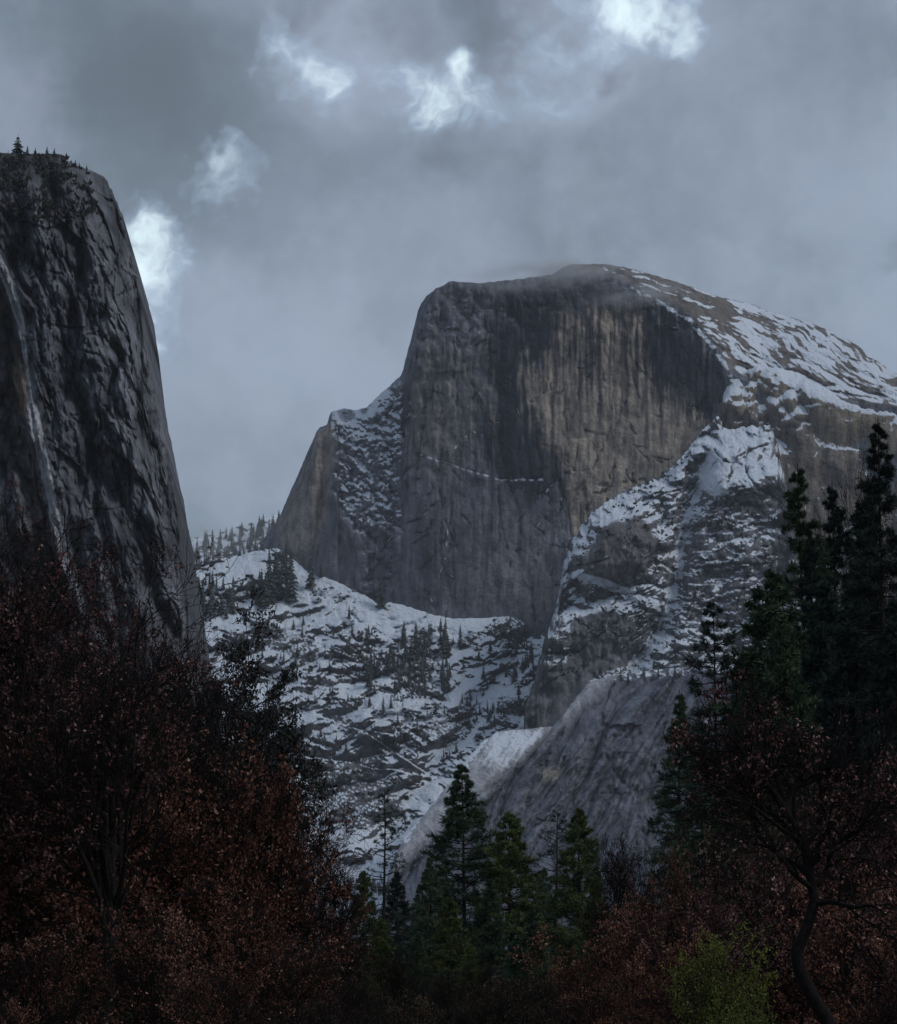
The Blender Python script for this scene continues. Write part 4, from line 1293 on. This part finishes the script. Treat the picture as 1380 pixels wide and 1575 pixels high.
RUST, MAR, BRN, DRK = M_LEAF_RUST, M_LEAF_MAROON, M_LEAF_BROWN, M_LEAF_DARK
OAK_G, CON_G = 'oaks along the meadow edge', 'conifers standing before the mountain'
big = [
    # left side
    ('oak_tree', OAK_FAN, 62, 815, 84, MAR, 'thin twigged oak between the left edge oak and the fan shaped oak', OAK_G, 2.0, .9),
    ('oak_tree', OAK_FAN, 248, 858, 88, MAR, 'twiggy oak between the fan shaped oak and the blackish evergreen oak', OAK_G, 4.1, .9),
    ('oak_tree', OAK_FAN, 160, 800, 75, MAR, 'tall half bare oak with limbs fanning up against the dark cliff', OAK_G, 0.3, 1.0),
    ('oak_tree', OAK_TALL, 18, 700, 80, MAR, 'tallest bare topped oak at the left edge before the dark cliff', OAK_G, 1.2, .85),
    ('oak_tree', OAK_TALL, 84, 868, 90, RUST, 'rust leaved oak between the left edge and the fan shaped oak', OAK_G, 2.9, .9),
    ('oak_tree', OAK_ROUND, -30, 960, 82, RUST, 'orange brown oak cut off by the left edge', OAK_G, 4.2, 1.0),
    ('live_oak_tree', DENSE, 335, 880, 100, DRK, 'dense blackish evergreen oak right of the fan shaped oak', 'live oaks behind the rust oaks', 0.4, .75),
    ('live_oak_tree', DENSE, 282, 912, 96, DRK, 'lower blackish evergreen oak hiding the foot of the dark cliff', 'live oaks behind the rust oaks', 3.4, .6),
    ('oak_tree', OAK_ROUND, 276, 1010, 86, RUST, 'rust leaved round oak in front of the blackish evergreen oak', OAK_G, 5.0, .75),
    ('oak_tree', OAK_SPREAD, 100, 1090, 84, RUST, 'spreading rust oak below the fan shaped oak', OAK_G, 1.0, 1.0),
    ('oak_tree', OAK_ROUND, 376, 1140, 84, RUST, 'bright rust oak at the right end of the left thicket', OAK_G, 2.2, .55),
    ('bare_tree', BARE, 442, 1132, 88, DRK, 'dark twiggy bare tree right of the left thicket', 'bare trees', 0.9, .6),
    ('bare_tree', BARE, 505, 1268, 84, MAR, 'small purple brown bare tree between left thicket and sparse pine', 'bare trees', 2.4, .7),
    # centre
    ('sparse_pine_tree', SPARSE, 592, 1208, 220, M_NEEDLE_DARK, 'thin nearly bare pine with short limbs left of the tallest central fir', CON_G, 0.5, 1.0),
    ('fir_tree', FIR, 713, 1168, 230, M_NEEDLE, 'tallest pointed green fir in the centre below the granite apron', CON_G, 0.2, 1.15),
    ('cedar_tree', CEDAR, 780, 1242, 226, M_NEEDLE_OLIVE, 'olive green cedar with blunt top right of the tallest central fir', CON_G, 1.5, 1.15),
    ('cedar_tree', CEDAR, 893, 1236, 215, M_NEEDLE_OLIVE, 'green cedar beside a sparse pine below the bare granite apron', CON_G, 3.1, .95),
    ('sparse_pine_tree', SPARSE, 858, 1240, 225, M_NEEDLE_DARK, 'sparse dark pine just left of the green cedar by the apron', CON_G, 2.2, 1.2),
    ('cedar_tree', CEDAR, 557, 1332, 195, M_NEEDLE_OLIVE, 'short olive cedar at the foot of the thin nearly bare pine', CON_G, 0.6, .9),
    ('fir_tree', FIR, 664, 1312, 205, M_NEEDLE, 'shorter dark fir leaning on the left of the tallest central fir', CON_G, 1.4, .95),
    ('fir_tree', FIR, 612, 1335, 240, M_NEEDLE_DARK, 'dark fir behind the trunk of the thin nearly bare pine', CON_G, 2.4, 1.1),
    ('cedar_tree', CEDAR, 838, 1330, 250, M_NEEDLE, 'small green cedar between the two central olive cedars', CON_G, 4.4, .9),
    ('oak_tree', BARE, 962, 1245, 140, MAR, 'pinkish red half bare oak right of the green cedar', OAK_G, 1.1, .65),
    ('cedar_tree', CEDAR, 690, 1372, 180, M_NEEDLE_OLIVE, 'olive cedar low at the left foot of the tallest central fir', CON_G, 2.0, 1.1),
    ('fir_tree', FIR, 752, 1345, 190, M_NEEDLE, 'green fir low between tallest central fir and blunt olive cedar', CON_G, 5.1, 1.1),
    ('cedar_tree', CEDAR, 820, 1392, 165, M_NEEDLE, 'lower green cedar right of the blunt olive cedar', CON_G, 3.9, 1.1),
    ('cedar_tree', CEDAR, 915, 1340, 185, M_NEEDLE_OLIVE, 'lower olive cedar at the right foot of the green cedar', CON_G, .7, 1.0),
    ('cedar_tree', CEDAR, 585, 1405, 160, M_NEEDLE_OLIVE, 'low olive cedar between short olive cedar and shorter dark fir', CON_G, 1.6, 1.1),
    ('cedar_tree', CEDAR, 560, 1452, 120, M_NEEDLE_OLIVE, 'lowest olive cedar under the short olive cedar', CON_G, 2.9, 1.0),
    ('fir_tree', FIR, 640, 1425, 128, M_NEEDLE, 'low green fir under the shorter dark fir', CON_G, 4.2, 1.0),
    ('cedar_tree', CEDAR, 722, 1442, 122, M_NEEDLE_OLIVE, 'lowest olive cedar straight under the tallest central fir', CON_G, .8, 1.0),
    ('cedar_tree', CEDAR, 795, 1432, 130, M_NEEDLE, 'lowest green cedar straight under the blunt olive cedar', CON_G, 5.5, 1.0),
    ('fir_tree', FIR, 872, 1446, 120, M_NEEDLE_OLIVE, 'lowest olive fir straight under the green cedar', CON_G, 3.0, 1.0),
    # right side
    ('fir_tree', FIR, 1206, 935, 116, M_NEEDLE, 'green fir at the front of the right conifer wall', CON_G, 2.2, .9),
    ('fir_tree', FIR, 1292, 965, 110, M_NEEDLE_DARK, 'dark fir low in the right conifer wall', CON_G, 3.7, .9),
    ('fir_tree', FIR, 1372, 905, 106, M_NEEDLE_DARK, 'blackish fir cut off by the right edge under the tallest pine', CON_G, 5.4, .9),
    ('narrow_fir_tree', NARROW, 1033, 1056, 180, M_NEEDLE, 'narrow dark fir standing against the bare granite apron', CON_G, 0.7, 1.0),
    ('pine_tree', THIN, 1103, 914, 150, M_NEEDLE_DARK, 'open pine with clumped needles and visible trunk left of the big pine', CON_G, 1.9, 1.0),
    ('pine_tree', PINE, 1222, 706, 140, M_NEEDLE, 'big pine with narrow tip in front of the tan wall', CON_G, 0.1, 1.0),
    ('pine_tree', PINE, 1281, 732, 150, M_NEEDLE_DARK, 'dark pine just right of the big narrow tipped pine', CON_G, 2.6, .9),
    ('pine_tree', PINE, 1356, 634, 110, M_NEEDLE_DARK, 'tallest blackish pine at the right edge', CON_G, 4.0, .95),
    ('cedar_tree', CEDAR, 1192, 865, 125, M_NEEDLE, 'dense green conifer in front of the big narrow tipped pine', CON_G, 3.3, 1.05),
    ('fir_tree', FIR, 1265, 880, 122, M_NEEDLE_DARK, 'dark fir below the dark pine near the right edge', CON_G, 5.2, 1.0),
    ('fir_tree', FIR, 1330, 850, 118, M_NEEDLE_DARK, 'blackish fir under the tallest pine at the right edge', CON_G, .9, 1.0),
    ('fir_tree', FIR, 1078, 1120, 170, M_NEEDLE, 'short fir filling the gap between narrow fir and open pine', CON_G, .4, .9),
    ('fir_tree', FIR, 1140, 1040, 150, M_NEEDLE_DARK, 'dark fir behind the trunk of the open clumped pine', CON_G, 2.0, 1.0),
    ('pine_tree', PINE, 1312, 770, 150, M_NEEDLE_DARK, 'dark pine between the two tallest right pines', CON_G, 1.1, .9),
    ('pine_tree', PINE, 1246, 815, 132, M_NEEDLE_DARK, 'lower dark pine just right of the big narrow tipped pine', CON_G, 5.6, .9),
    ('pine_tree', PINE, 1168, 955, 145, M_NEEDLE, 'green pine left of the dense green conifer', CON_G, 2.7, .8),
    ('bare_tree', BARE, 1326, 640, 160, DRK, 'bare branches reaching over the tan wall beside the tallest right pine', 'bare trees', 1.7, .28),
    ('oak_tree', OAK_SINUOUS, R_BASE, 1090, 60, MAR, 'oak with a winding black trunk at lower right', OAK_G, 0.0, 1.0),
    ('oak_tree', OAK_ROUND, 1345, 1120, 78, MAR, 'maroon oak under the blackish firs at the right edge', OAK_G, 2.1, .8),
    ('oak_tree', OAK_SPREAD, 1250, 1105, 84, BRN, 'dull brown oak behind the winding black trunk', OAK_G, 3.6, .65),
    ('oak_tree', OAK_ROUND, 1152, 1200, 96, BRN, 'brown oak left of the winding trunk, above the yellow green shrub', OAK_G, .5, .55),
    ('oak_tree', OAK_ROUND, 1018, 1290, 105, RUST, 'red brown oak at the foot of the narrow fir', OAK_G, 1.3, .5),
    ('oak_tree', OAK_SPREAD, 1395, 1270, 68, RUST, 'rust oak cut off by the right edge at mid height', OAK_G, 4.9, .9),
    ('shrub', BUSH, 1102, 1372, 58, M_LEAF_GREEN, 'yellow green leafy shrub left of the winding trunk', 'green shrubs', .3, .8),
    ('shrub', BUSH, 1142, 1500, 54, M_LEAF_GREEN, 'lower bright green shrub at the winding trunk\'s foot', 'green shrubs', 1.9, .8),
]
for (nm, kit, px, py, dist, mat, label, grp, spin, wide) in big:
    flat_spin = 0.0 if kit is OAK_SINUOUS else spin
    if kit is OAK_SINUOUS:
        r = plant(nm, kit, px, py, dist, mat, label, 'tree', grp, 0.0, 1.0, kit['H'])
        r.location.z = 0
    else:
        plant(nm, kit, px, py, dist, mat, label, 'shrub' if nm == 'shrub' else 'tree', grp, flat_spin, wide)

# lower thickets: many alike young oaks and brush
thick = [
    (RUST, [(30, 1240, 80, 0, 'rust young oak low at the left edge, under the orange brown oak'), (205, 1215, 84, 1, 'rust young oak just right of the fan shaped oak\'s trunk'), (330, 1275, 80, 0, 'rust young oak in the middle of the left thicket'),
            (250, 1350, 68, 3, 'rust young oak low between the fan shaped oak and the bright rust oak'), (70, 1390, 66, 3, 'low rust young oak left of the fan shaped oak\'s foot'), (392, 1310, 86, 1, 'rust young oak below the bright rust oak'),
            (330, 1440, 60, 3, 'low rust young oak at the bottom of the left thicket'), (10, 1500, 58, 3, 'lowest rust young oak in the lower left corner'), (440, 1410, 74, 3, 'rust young oak below the dark twiggy bare tree')]),
    (BRN, [(475, 1425, 80, 2, 'dull brown twiggy brush below the purple brown bare tree'), (525, 1400, 90, 2, 'dull brown twiggy brush left of the short olive cedar'), (565, 1480, 78, 2, 'brown young oak at the foot of the short olive cedar'), (615, 1430, 100, 2, 'brown twiggy brush at the foot of the thin bare pine'),
           (480, 1500, 60, 2, 'lowest brown brush right of the left thicket'), (640, 1500, 76, 3, 'brown young oak below the shorter dark fir'), (560, 1515, 60, 2, 'lowest brown brush below the short olive cedar')]),
    (BRN, [(740, 1455, 105, 2, 'brown young oak right at the foot of the tallest central fir'), (805, 1470, 98, 2, 'brown twiggy brush at the foot of the blunt olive cedar'), (690, 1475, 88, 2, 'brown twiggy brush below the tallest central fir'), (770, 1470, 78, 3, 'brown young oak low below the blunt olive cedar'),
           (700, 1515, 62, 2, 'lowest brown brush below the tallest central fir'), (840, 1500, 64, 3, 'lowest brown young oak below the green cedar'), (850, 1475, 92, 2, 'brown young oak at the foot of the sparse dark pine')]),
    (RUST, [(905, 1430, 98, 1, 'red brown young oak at the foot of the green cedar'), (950, 1360, 108, 0, 'red brown young oak at the foot of the pinkish oak'), (985, 1425, 84, 0, 'red brown young oak between pinkish oak and yellow green shrub'), (920, 1475, 68, 3, 'low red brown young oak below the green cedar'),
            (1030, 1400, 80, 1, 'red brown young oak just left of the yellow green shrub'), (990, 1515, 58, 3, 'lowest red brown young oak left of the yellow green shrub'), (1065, 1330, 96, 0, 'red brown young oak above the yellow green shrub')]),
    (MAR, [(1170, 1330, 86, 0, 'maroon young oak just left of the winding trunk'), (1300, 1220, 76, 1, 'maroon young oak right of the winding trunk\'s fork'), (1360, 1330, 74, 0, 'maroon young oak below the maroon oak at the right edge'), (1185, 1270, 96, 1, 'maroon young oak behind the winding trunk\'s fork'),
           (1400, 1425, 64, 3, 'maroon young oak cut off low by the right edge'), (1280, 1380, 84, 0, 'maroon young oak right of the winding trunk\'s bend'), (1125, 1335, 92, 1, 'maroon young oak behind the top of the yellow green shrub'), (1050, 1475, 78, 0, 'low maroon young oak left of the bright green shrub')]),
    (RUST, [(1330, 1430, 78, 0, 'rust young oak at lower right, beyond the winding trunk\'s foot'), (1385, 1500, 66, 3, 'lowest rust young oak in the lower right corner'), (1300, 1495, 74, 1, 'low rust young oak just right of the winding trunk\'s foot'), (1180, 1440, 76, 0, 'rust young oak just left of the winding trunk\'s bend')]),
]
i = 0
for mat, spots in thick:
    for (px, py, dist, k, label) in spots:
        kit = (OAK_SPREAD, OAK_ROUND, BARE, TWIGGY)[k]
        plant('young_oak_tree', kit, px, py, dist, mat, label, 'tree', 'young oaks and brush of the lower thickets', 1.7 * i, .85)
        i += 1

# dark conifers farther back on the valley floor
g = np.random.default_rng(5)
for k in range(46):
    px = -40 + 1460 * (k + g.random()) / 46
    py = 1345 + 110 * g.random() + (30 if 480 < px < 620 else 0)
    plant('valley_conifer_tree', (FIR, CEDAR, NARROW)[k % 3], px, py, 300 + 160 * g.random(), (M_NEEDLE_DARK, M_NEEDLE)[k % 2], 'dark conifer of the valley forest behind the nearer trees', 'tree', 'valley forest behind the nearer trees', 2.1 * k, .95)


# --- small far conifers on the mountain slopes
def far_conifer(name, seed, tiers=11, Rm=0.17, teeth=9):
    """Unit height; drooping tiers of uneven sprays round a mast."""
    g = np.random.default_rng(seed)
    V, F3 = [], []
    o = 0
    for k in range(tiers):
        u = k / (tiers - 1)
        z = 0.10 + 0.86 * u
        r = Rm * (1 - u) ** .8 + 0.018
        for j in range(teeth):
            a = 2 * np.pi * (j + g.random()) / teeth
            rr = r * (0.55 + 0.65 * g.random())
            wv = 0.35 + .25 * g.random()
            zt = z - rr * (0.25 + 0.45 * g.random())
            c, s = np.cos(a), np.sin(a)
            V += [(0, 0, z + .065), (rr * .7 * np.cos(a - wv), rr * .7 * np.sin(a - wv), zt + .01), (rr * c, rr * s, zt), (rr * .7 * np.cos(a + wv), rr * .7 * np.sin(a + wv), zt + .01)]
            F3 += [(o, o + 1, o + 2), (o, o + 2, o + 3)]
            o += 4
    tv, tf = tubes(np.array([[[0, 0, -.04], [0, 0, .5], [0, 0, .99]]]), np.array([[.013, .008, .002]]), 5)
    return raw_mesh(name, np.concatenate([np.array(V), tv]), [np.array(F3), tf + o], False)


FARK = [far_conifer('far_conifer', 301, 11, .22), far_conifer('far_conifer', 302, 13, .17, 8), far_conifer('far_conifer', 303, 9, .27, 8), far_conifer('far_conifer', 304, 12, .14, 8)]
WIDE = far_conifer('far_conifer', 305, 8, .42, 8)


def foot(layer, px, py):
    PX, PY, P = LAYERS[layer]
    j = int(np.argmin(np.abs(PX[0] - px)))
    i = int(np.argmin(np.abs(PY[:, j] - py)))
    return P[i, j]


def far_tree(layer, px, py, hpx, label, group, kind=None, name='far_conifer_tree', mat=None):
    global _n
    p = foot(layer, px, py)
    h = hpx / FPX * p[1] / math.cos(PITCH)
    me = FARK[_n % 4] if kind is None else kind
    o = link(name, me, M_FAR_NEEDLE)
    o.location = p + np.array([0, -1.0, -0.02 * h])
    o.rotation_euler = (0, 0, _n * 1.3)
    o.scale = (h, h, h)
    tag(o, label, 'tree', group)
    _n += 1


_n = 0
g = np.random.default_rng(77)


def scatter(layer, poly, n, h0, h1, label, group, name='far_conifer_tree'):
    xs = [p[0] for p in poly]
    ys = [p[1] for p in poly]
    c = 0
    while c < n:
        x, y = g.uniform(min(xs), max(xs)), g.uniform(min(ys), max(ys))
        if poly_mask(np.array([[x]]), np.array([[y]]), poly, 0.5, 0)[0, 0] < .5:
            continue
        far_tree(layer, x, y, g.uniform(h0, h1), label, group, None, name)
        c += 1


TG = 'conifers scattered over the talus'
scatter('talus_hill', [(612, 985), (700, 985), (695, 1040), (690, 1078), (612, 1060)], 30, 18, 42, 'dark conifer in the clump on the talus under the middle of the face', TG)
scatter('talus_hill', [(395, 890), (450, 880), (452, 940), (400, 935)], 24, 28, 58, 'conifer in the dense grove at the left foot of the dome', TG)
scatter('talus_hill', [(280, 905), (395, 880), (400, 930), (330, 960)], 22, 20, 40, 'conifer in the open stand left of the dense grove', TG)
scatter('talus_hill', [(540, 1010), (610, 1010), (625, 1120), (550, 1090)], 20, 14, 36, 'conifer in the band left of the talus clump', TG)
scatter('talus_hill', [(480, 940), (800, 980), (780, 1080), (640, 1200), (440, 1150), (380, 1000)], 50, 9, 24, 'small lone conifer on the snowy talus', TG)
scatter('talus_hill', [(700, 1075), (860, 1060), (840, 1110), (700, 1150)], 20, 12, 26, 'conifer along the snowy gully above the bare apron', TG)
scatter('talus_hill', [(790, 1045), (815, 1000), (826, 1010), (800, 1060)], 10, 14, 30, 'conifer in the line beside the buttress foot', TG)
for px, py, h in ((478, 905, 58), (586, 935, 52), (686, 1000, 52), (708, 995, 36), (660, 992, 36), (640, 990, 34), (620, 995, 34), (494, 880, 26)):
    far_tree('talus_hill', px, py, h, 'taller conifer at the snowy foot of the sheer face', TG, FARK[1])
scatter('apron_slab', [(940, 1046), (1060, 1030), (1060, 1040), (945, 1056)], 10, 9, 22, 'small conifer on the brink of the bare apron', 'conifers on the apron brink')
scatter('buttress_mountain', [(850, 1000), (1060, 990), (1060, 1030), (850, 1040)], 10, 9, 22, 'small conifer at the foot of the buttress', 'conifers at the buttress foot')
scatter('ridge_hill', [(262, 860), (330, 838), (425, 806), (440, 900), (270, 930)], 80, 16, 32, 'hazy conifer on the far ridge left of the dome', 'conifers of the far ridge')
# brink of the near cliff
CG = 'trees on the brink of the near cliff'
far_tree('cliff_mountain', 28, 238, 34, 'tallest spreading pine on the brink of the dark cliff', CG, WIDE, 'cliff_top_tree')
for px, py, h, lab in ((42, 238, 15, 'small tree just right of the tallest cliff top pine'), (55, 240, 13, 'low bushy tree left of the paired cliff top trees'), (72, 240, 17, 'first of the paired slim trees on the cliff top'), (84, 240, 15, 'second of the paired slim trees on the cliff top'),
                       (116, 258, 13, 'small tree on the step below the cliff top'), (122, 260, 10, 'lowest shrub on the step below the cliff top'), (134, 262, 9, 'last shrub on the bare shoulder of the cliff')):
    far_tree('cliff_mountain', px, py, h, lab, CG, FARK[2], 'cliff_top_tree')
scatter('cliff_mountain', [(-20, 245), (95, 245), (125, 275), (100, 320), (-20, 310)], 44, 8, 22, 'dark bushy tree growing on the upper steps of the cliff', CG, 'cliff_top_tree')


# --- uncountable growth: the far forest on the ridge and the scrub between the boulders
def mass(name, layer, poly, n, h0, h1, kinds, mat, label, category, keep=None):
    V, F3, F4, o = [], [], [], 0
    xs, ys = [p[0] for p in poly], [p[1] for p in poly]
    x, y = g.uniform(min(xs), max(xs), n * 3), g.uniform(min(ys), max(ys), n * 3)
    ok = poly_mask(x[None], y[None], poly, 0.5, 0)[0] > .5
    if keep is not None:
        ok &= keep(x, y)
    x, y = x[ok][:n], y[ok][:n]
    for k in range(len(x)):
        p = foot(layer, x[k], y[k])
        h = g.uniform(h0, h1) / FPX * p[1]
        v3, f3, f4 = kinds[k % len(kinds)]
        a = g.uniform(0, 6.28)
        c, sn = math.cos(a), math.sin(a)
        w = v3 @ np.array([[c, sn, 0], [-sn, c, 0], [0, 0, 1]]) * h + p + np.array([0, -1.0, -.03 * h])
        V.append(w)
        F3.append(f3 + o)
        if len(f4):
            F4.append(f4 + o)
        o += len(v3)
    ob = link(name, raw_mesh(name, np.concatenate(V), [np.concatenate(F3)] + ([np.concatenate(F4)] if F4 else []), False), mat)
    tag(ob, label, category, kind='stuff')


def read(me):
    v = np.empty(len(me.vertices) * 3, np.float32)
    me.vertices.foreach_get('co', v)
    f3 = np.array([p.vertices[:] for p in me.polygons if len(p.vertices) == 3])
    f4 = np.array([p.vertices[:] for p in me.polygons if len(p.vertices) == 4])
    return v.reshape(-1, 3).astype(float), f3, f4


def tuft(seed, n=9):
    q = np.random.default_rng(seed)
    a = q.random(n) * 6.28
    r = .35 + .5 * q.random(n)
    top = np.stack([r * np.cos(a), r * np.sin(a), .35 + .6 * q.random(n)], -1)
    b1 = np.stack([.45 * np.cos(a + .9), .45 * np.sin(a + .9), 0 * a], -1)
    b2 = np.stack([.45 * np.cos(a - .9), .45 * np.sin(a - .9), 0 * a], -1)
    return np.stack([b1, b2, top], 1).reshape(-1, 3), np.arange(3 * n).reshape(n, 3), np.zeros((0, 4), int)


M_SCRUB = leaf_material('scrub', [(0.020, 0.022, 0.022), (0.040, 0.038, 0.036), (0.070, 0.062, 0.055)], 0.0, 0.0)
mass('ridge_forest', 'ridge_hill', [(200, 880), (330, 830), (440, 800), (470, 900), (270, 960)], 190, 12, 26, [read(m) for m in FARK[:2]], M_FAR_NEEDLE, 'dense distant conifer forest covering the far snowy ridge', 'forest')
TUFTS = [tuft(k) for k in range(5)]
mass('talus_scrub_vegetation', 'talus_hill', [(300, 900), (440, 870), (600, 945), (800, 960), (860, 1000), (860, 1110), (760, 1110), (640, 1230), (440, 1240), (300, 1100)], 1500, 2.0, 5.0, TUFTS, M_SCRUB, 'dark low scrub growing between the snowy boulders of the talus', 'scrub',
     lambda x, y: rocky(x, y) + .8 * fbm(x / 14, y / 9, 2, 903) > .62)
mass('talus_forest', 'talus_hill', [(300, 930), (480, 930), (600, 985), (800, 985), (860, 1010), (860, 1110), (760, 1110), (640, 1220), (440, 1200), (300, 1080)], 420, 7, 19, [read(m) for m in FARK], M_FAR_NEEDLE, 'thin forest of tiny conifers in the rocky bands of the talus', 'forest',
     lambda x, y: rocky(x, y) + .9 * fbm(x / 22, y / 14, 2, 913) > .58)
mass('buttress_scrub_vegetation', 'buttress_mountain', [(860, 880), (960, 760), (1060, 700), (1050, 900), (1000, 1030), (850, 1040)], 900, 2, 5, TUFTS, M_SCRUB, 'dark low scrub on the ledges of the snowy buttress', 'scrub',
     lambda x, y: fbm(x / 30, y / 18, 4, 905) > .08)
mass('cliff_scrub_vegetation', 'cliff_mountain', [(-20, 240), (100, 240), (135, 262), (150, 330), (60, 350), (-20, 340)], 420, 4, 11, TUFTS, M_SCRUB, 'dark brush covering the upper steps of the near cliff', 'scrub',
     lambda x, y: fbm(x / 30, y / 22, 4, 907) > -.1)


# --- a shred of cloud blowing over the summit
def wisp(px, py, rng_y, rx, ry, rz, dens, seed):
    p = at(px, py, rng_y)
    u = np.linspace(0, 2 * np.pi, 25)[:-1]
    t = np.linspace(0.05, np.pi - 0.05, 13)
    U, T = np.meshgrid(u, t)
    V = np.stack([np.sin(T) * np.cos(U), np.sin(T) * np.sin(U), np.cos(T)], -1).reshape(-1, 3)
    i = np.arange(13 * 24).reshape(13, 24)
    f = np.stack([i[:-1], i[1:], np.roll(i, -1, 1)[1:], np.roll(i, -1, 1)[:-1]], -1).reshape(-1, 4)
    me = raw_mesh('cloud_wisp', V, [f, i[0][None, ::-1], i[-1][None]])
    m = bpy.data.materials.new('cloud_wisp')
    m.use_nodes = True
    nt = m.node_tree
    nt.nodes.clear()
    out = N(nt, 'ShaderNodeOutputMaterial')
    v = N(nt, 'ShaderNodeVolumePrincipled')
    v.inputs['Color'].default_value = (0.95, 0.97, 1.0, 1)
    tc = N(nt, 'ShaderNodeTexCoord')
    ln = N(nt, 'ShaderNodeVectorMath', operation='LENGTH')
    nt.links.new(tc.outputs['Object'], ln.inputs[0])
    mp = N(nt, 'ShaderNodeMapping')
    mp.inputs['Location'].default_value = (seed, 0, 0)
    mp.inputs['Scale'].default_value = (2.6, 1.5, 1.4)
    nt.links.new(tc.outputs['Object'], mp.inputs['Vector'])
    n1 = noise(nt, mp.outputs[0], 1.0, 4, .6)
    fall = ramp01(nt, ln.outputs['Value'], 0.1, 0.95, 1, 0)
    q = math_node(nt, 'MULTIPLY', fall, ramp01(nt, n1, .38, .68))
    nt.links.new(math_node(nt, 'MULTIPLY', q, dens), v.inputs['Density'])
    nt.links.new(v.outputs[0], out.inputs['Volume'])
    o = link('cloud_wisp', me, m)
    o.location = p
    o.scale = (rx, ry, rz)
    o.rotation_euler = (0, R(-4), 0)
    return tag(o, 'thin shred of cloud trailing over the summit edge of the dome', 'cloud', kind='stuff')


wisp(850, 420, 4900, 230, 70, 42, 0.03, 3.0)
wisp(985, 452, 4790, 150, 50, 32, 0.02, 8.0)
wisp(300, 838, 5650, 330, 120, 75, 0.006, 12.0)['label'] = 'faint mist lying over the far ridge left of the dome'
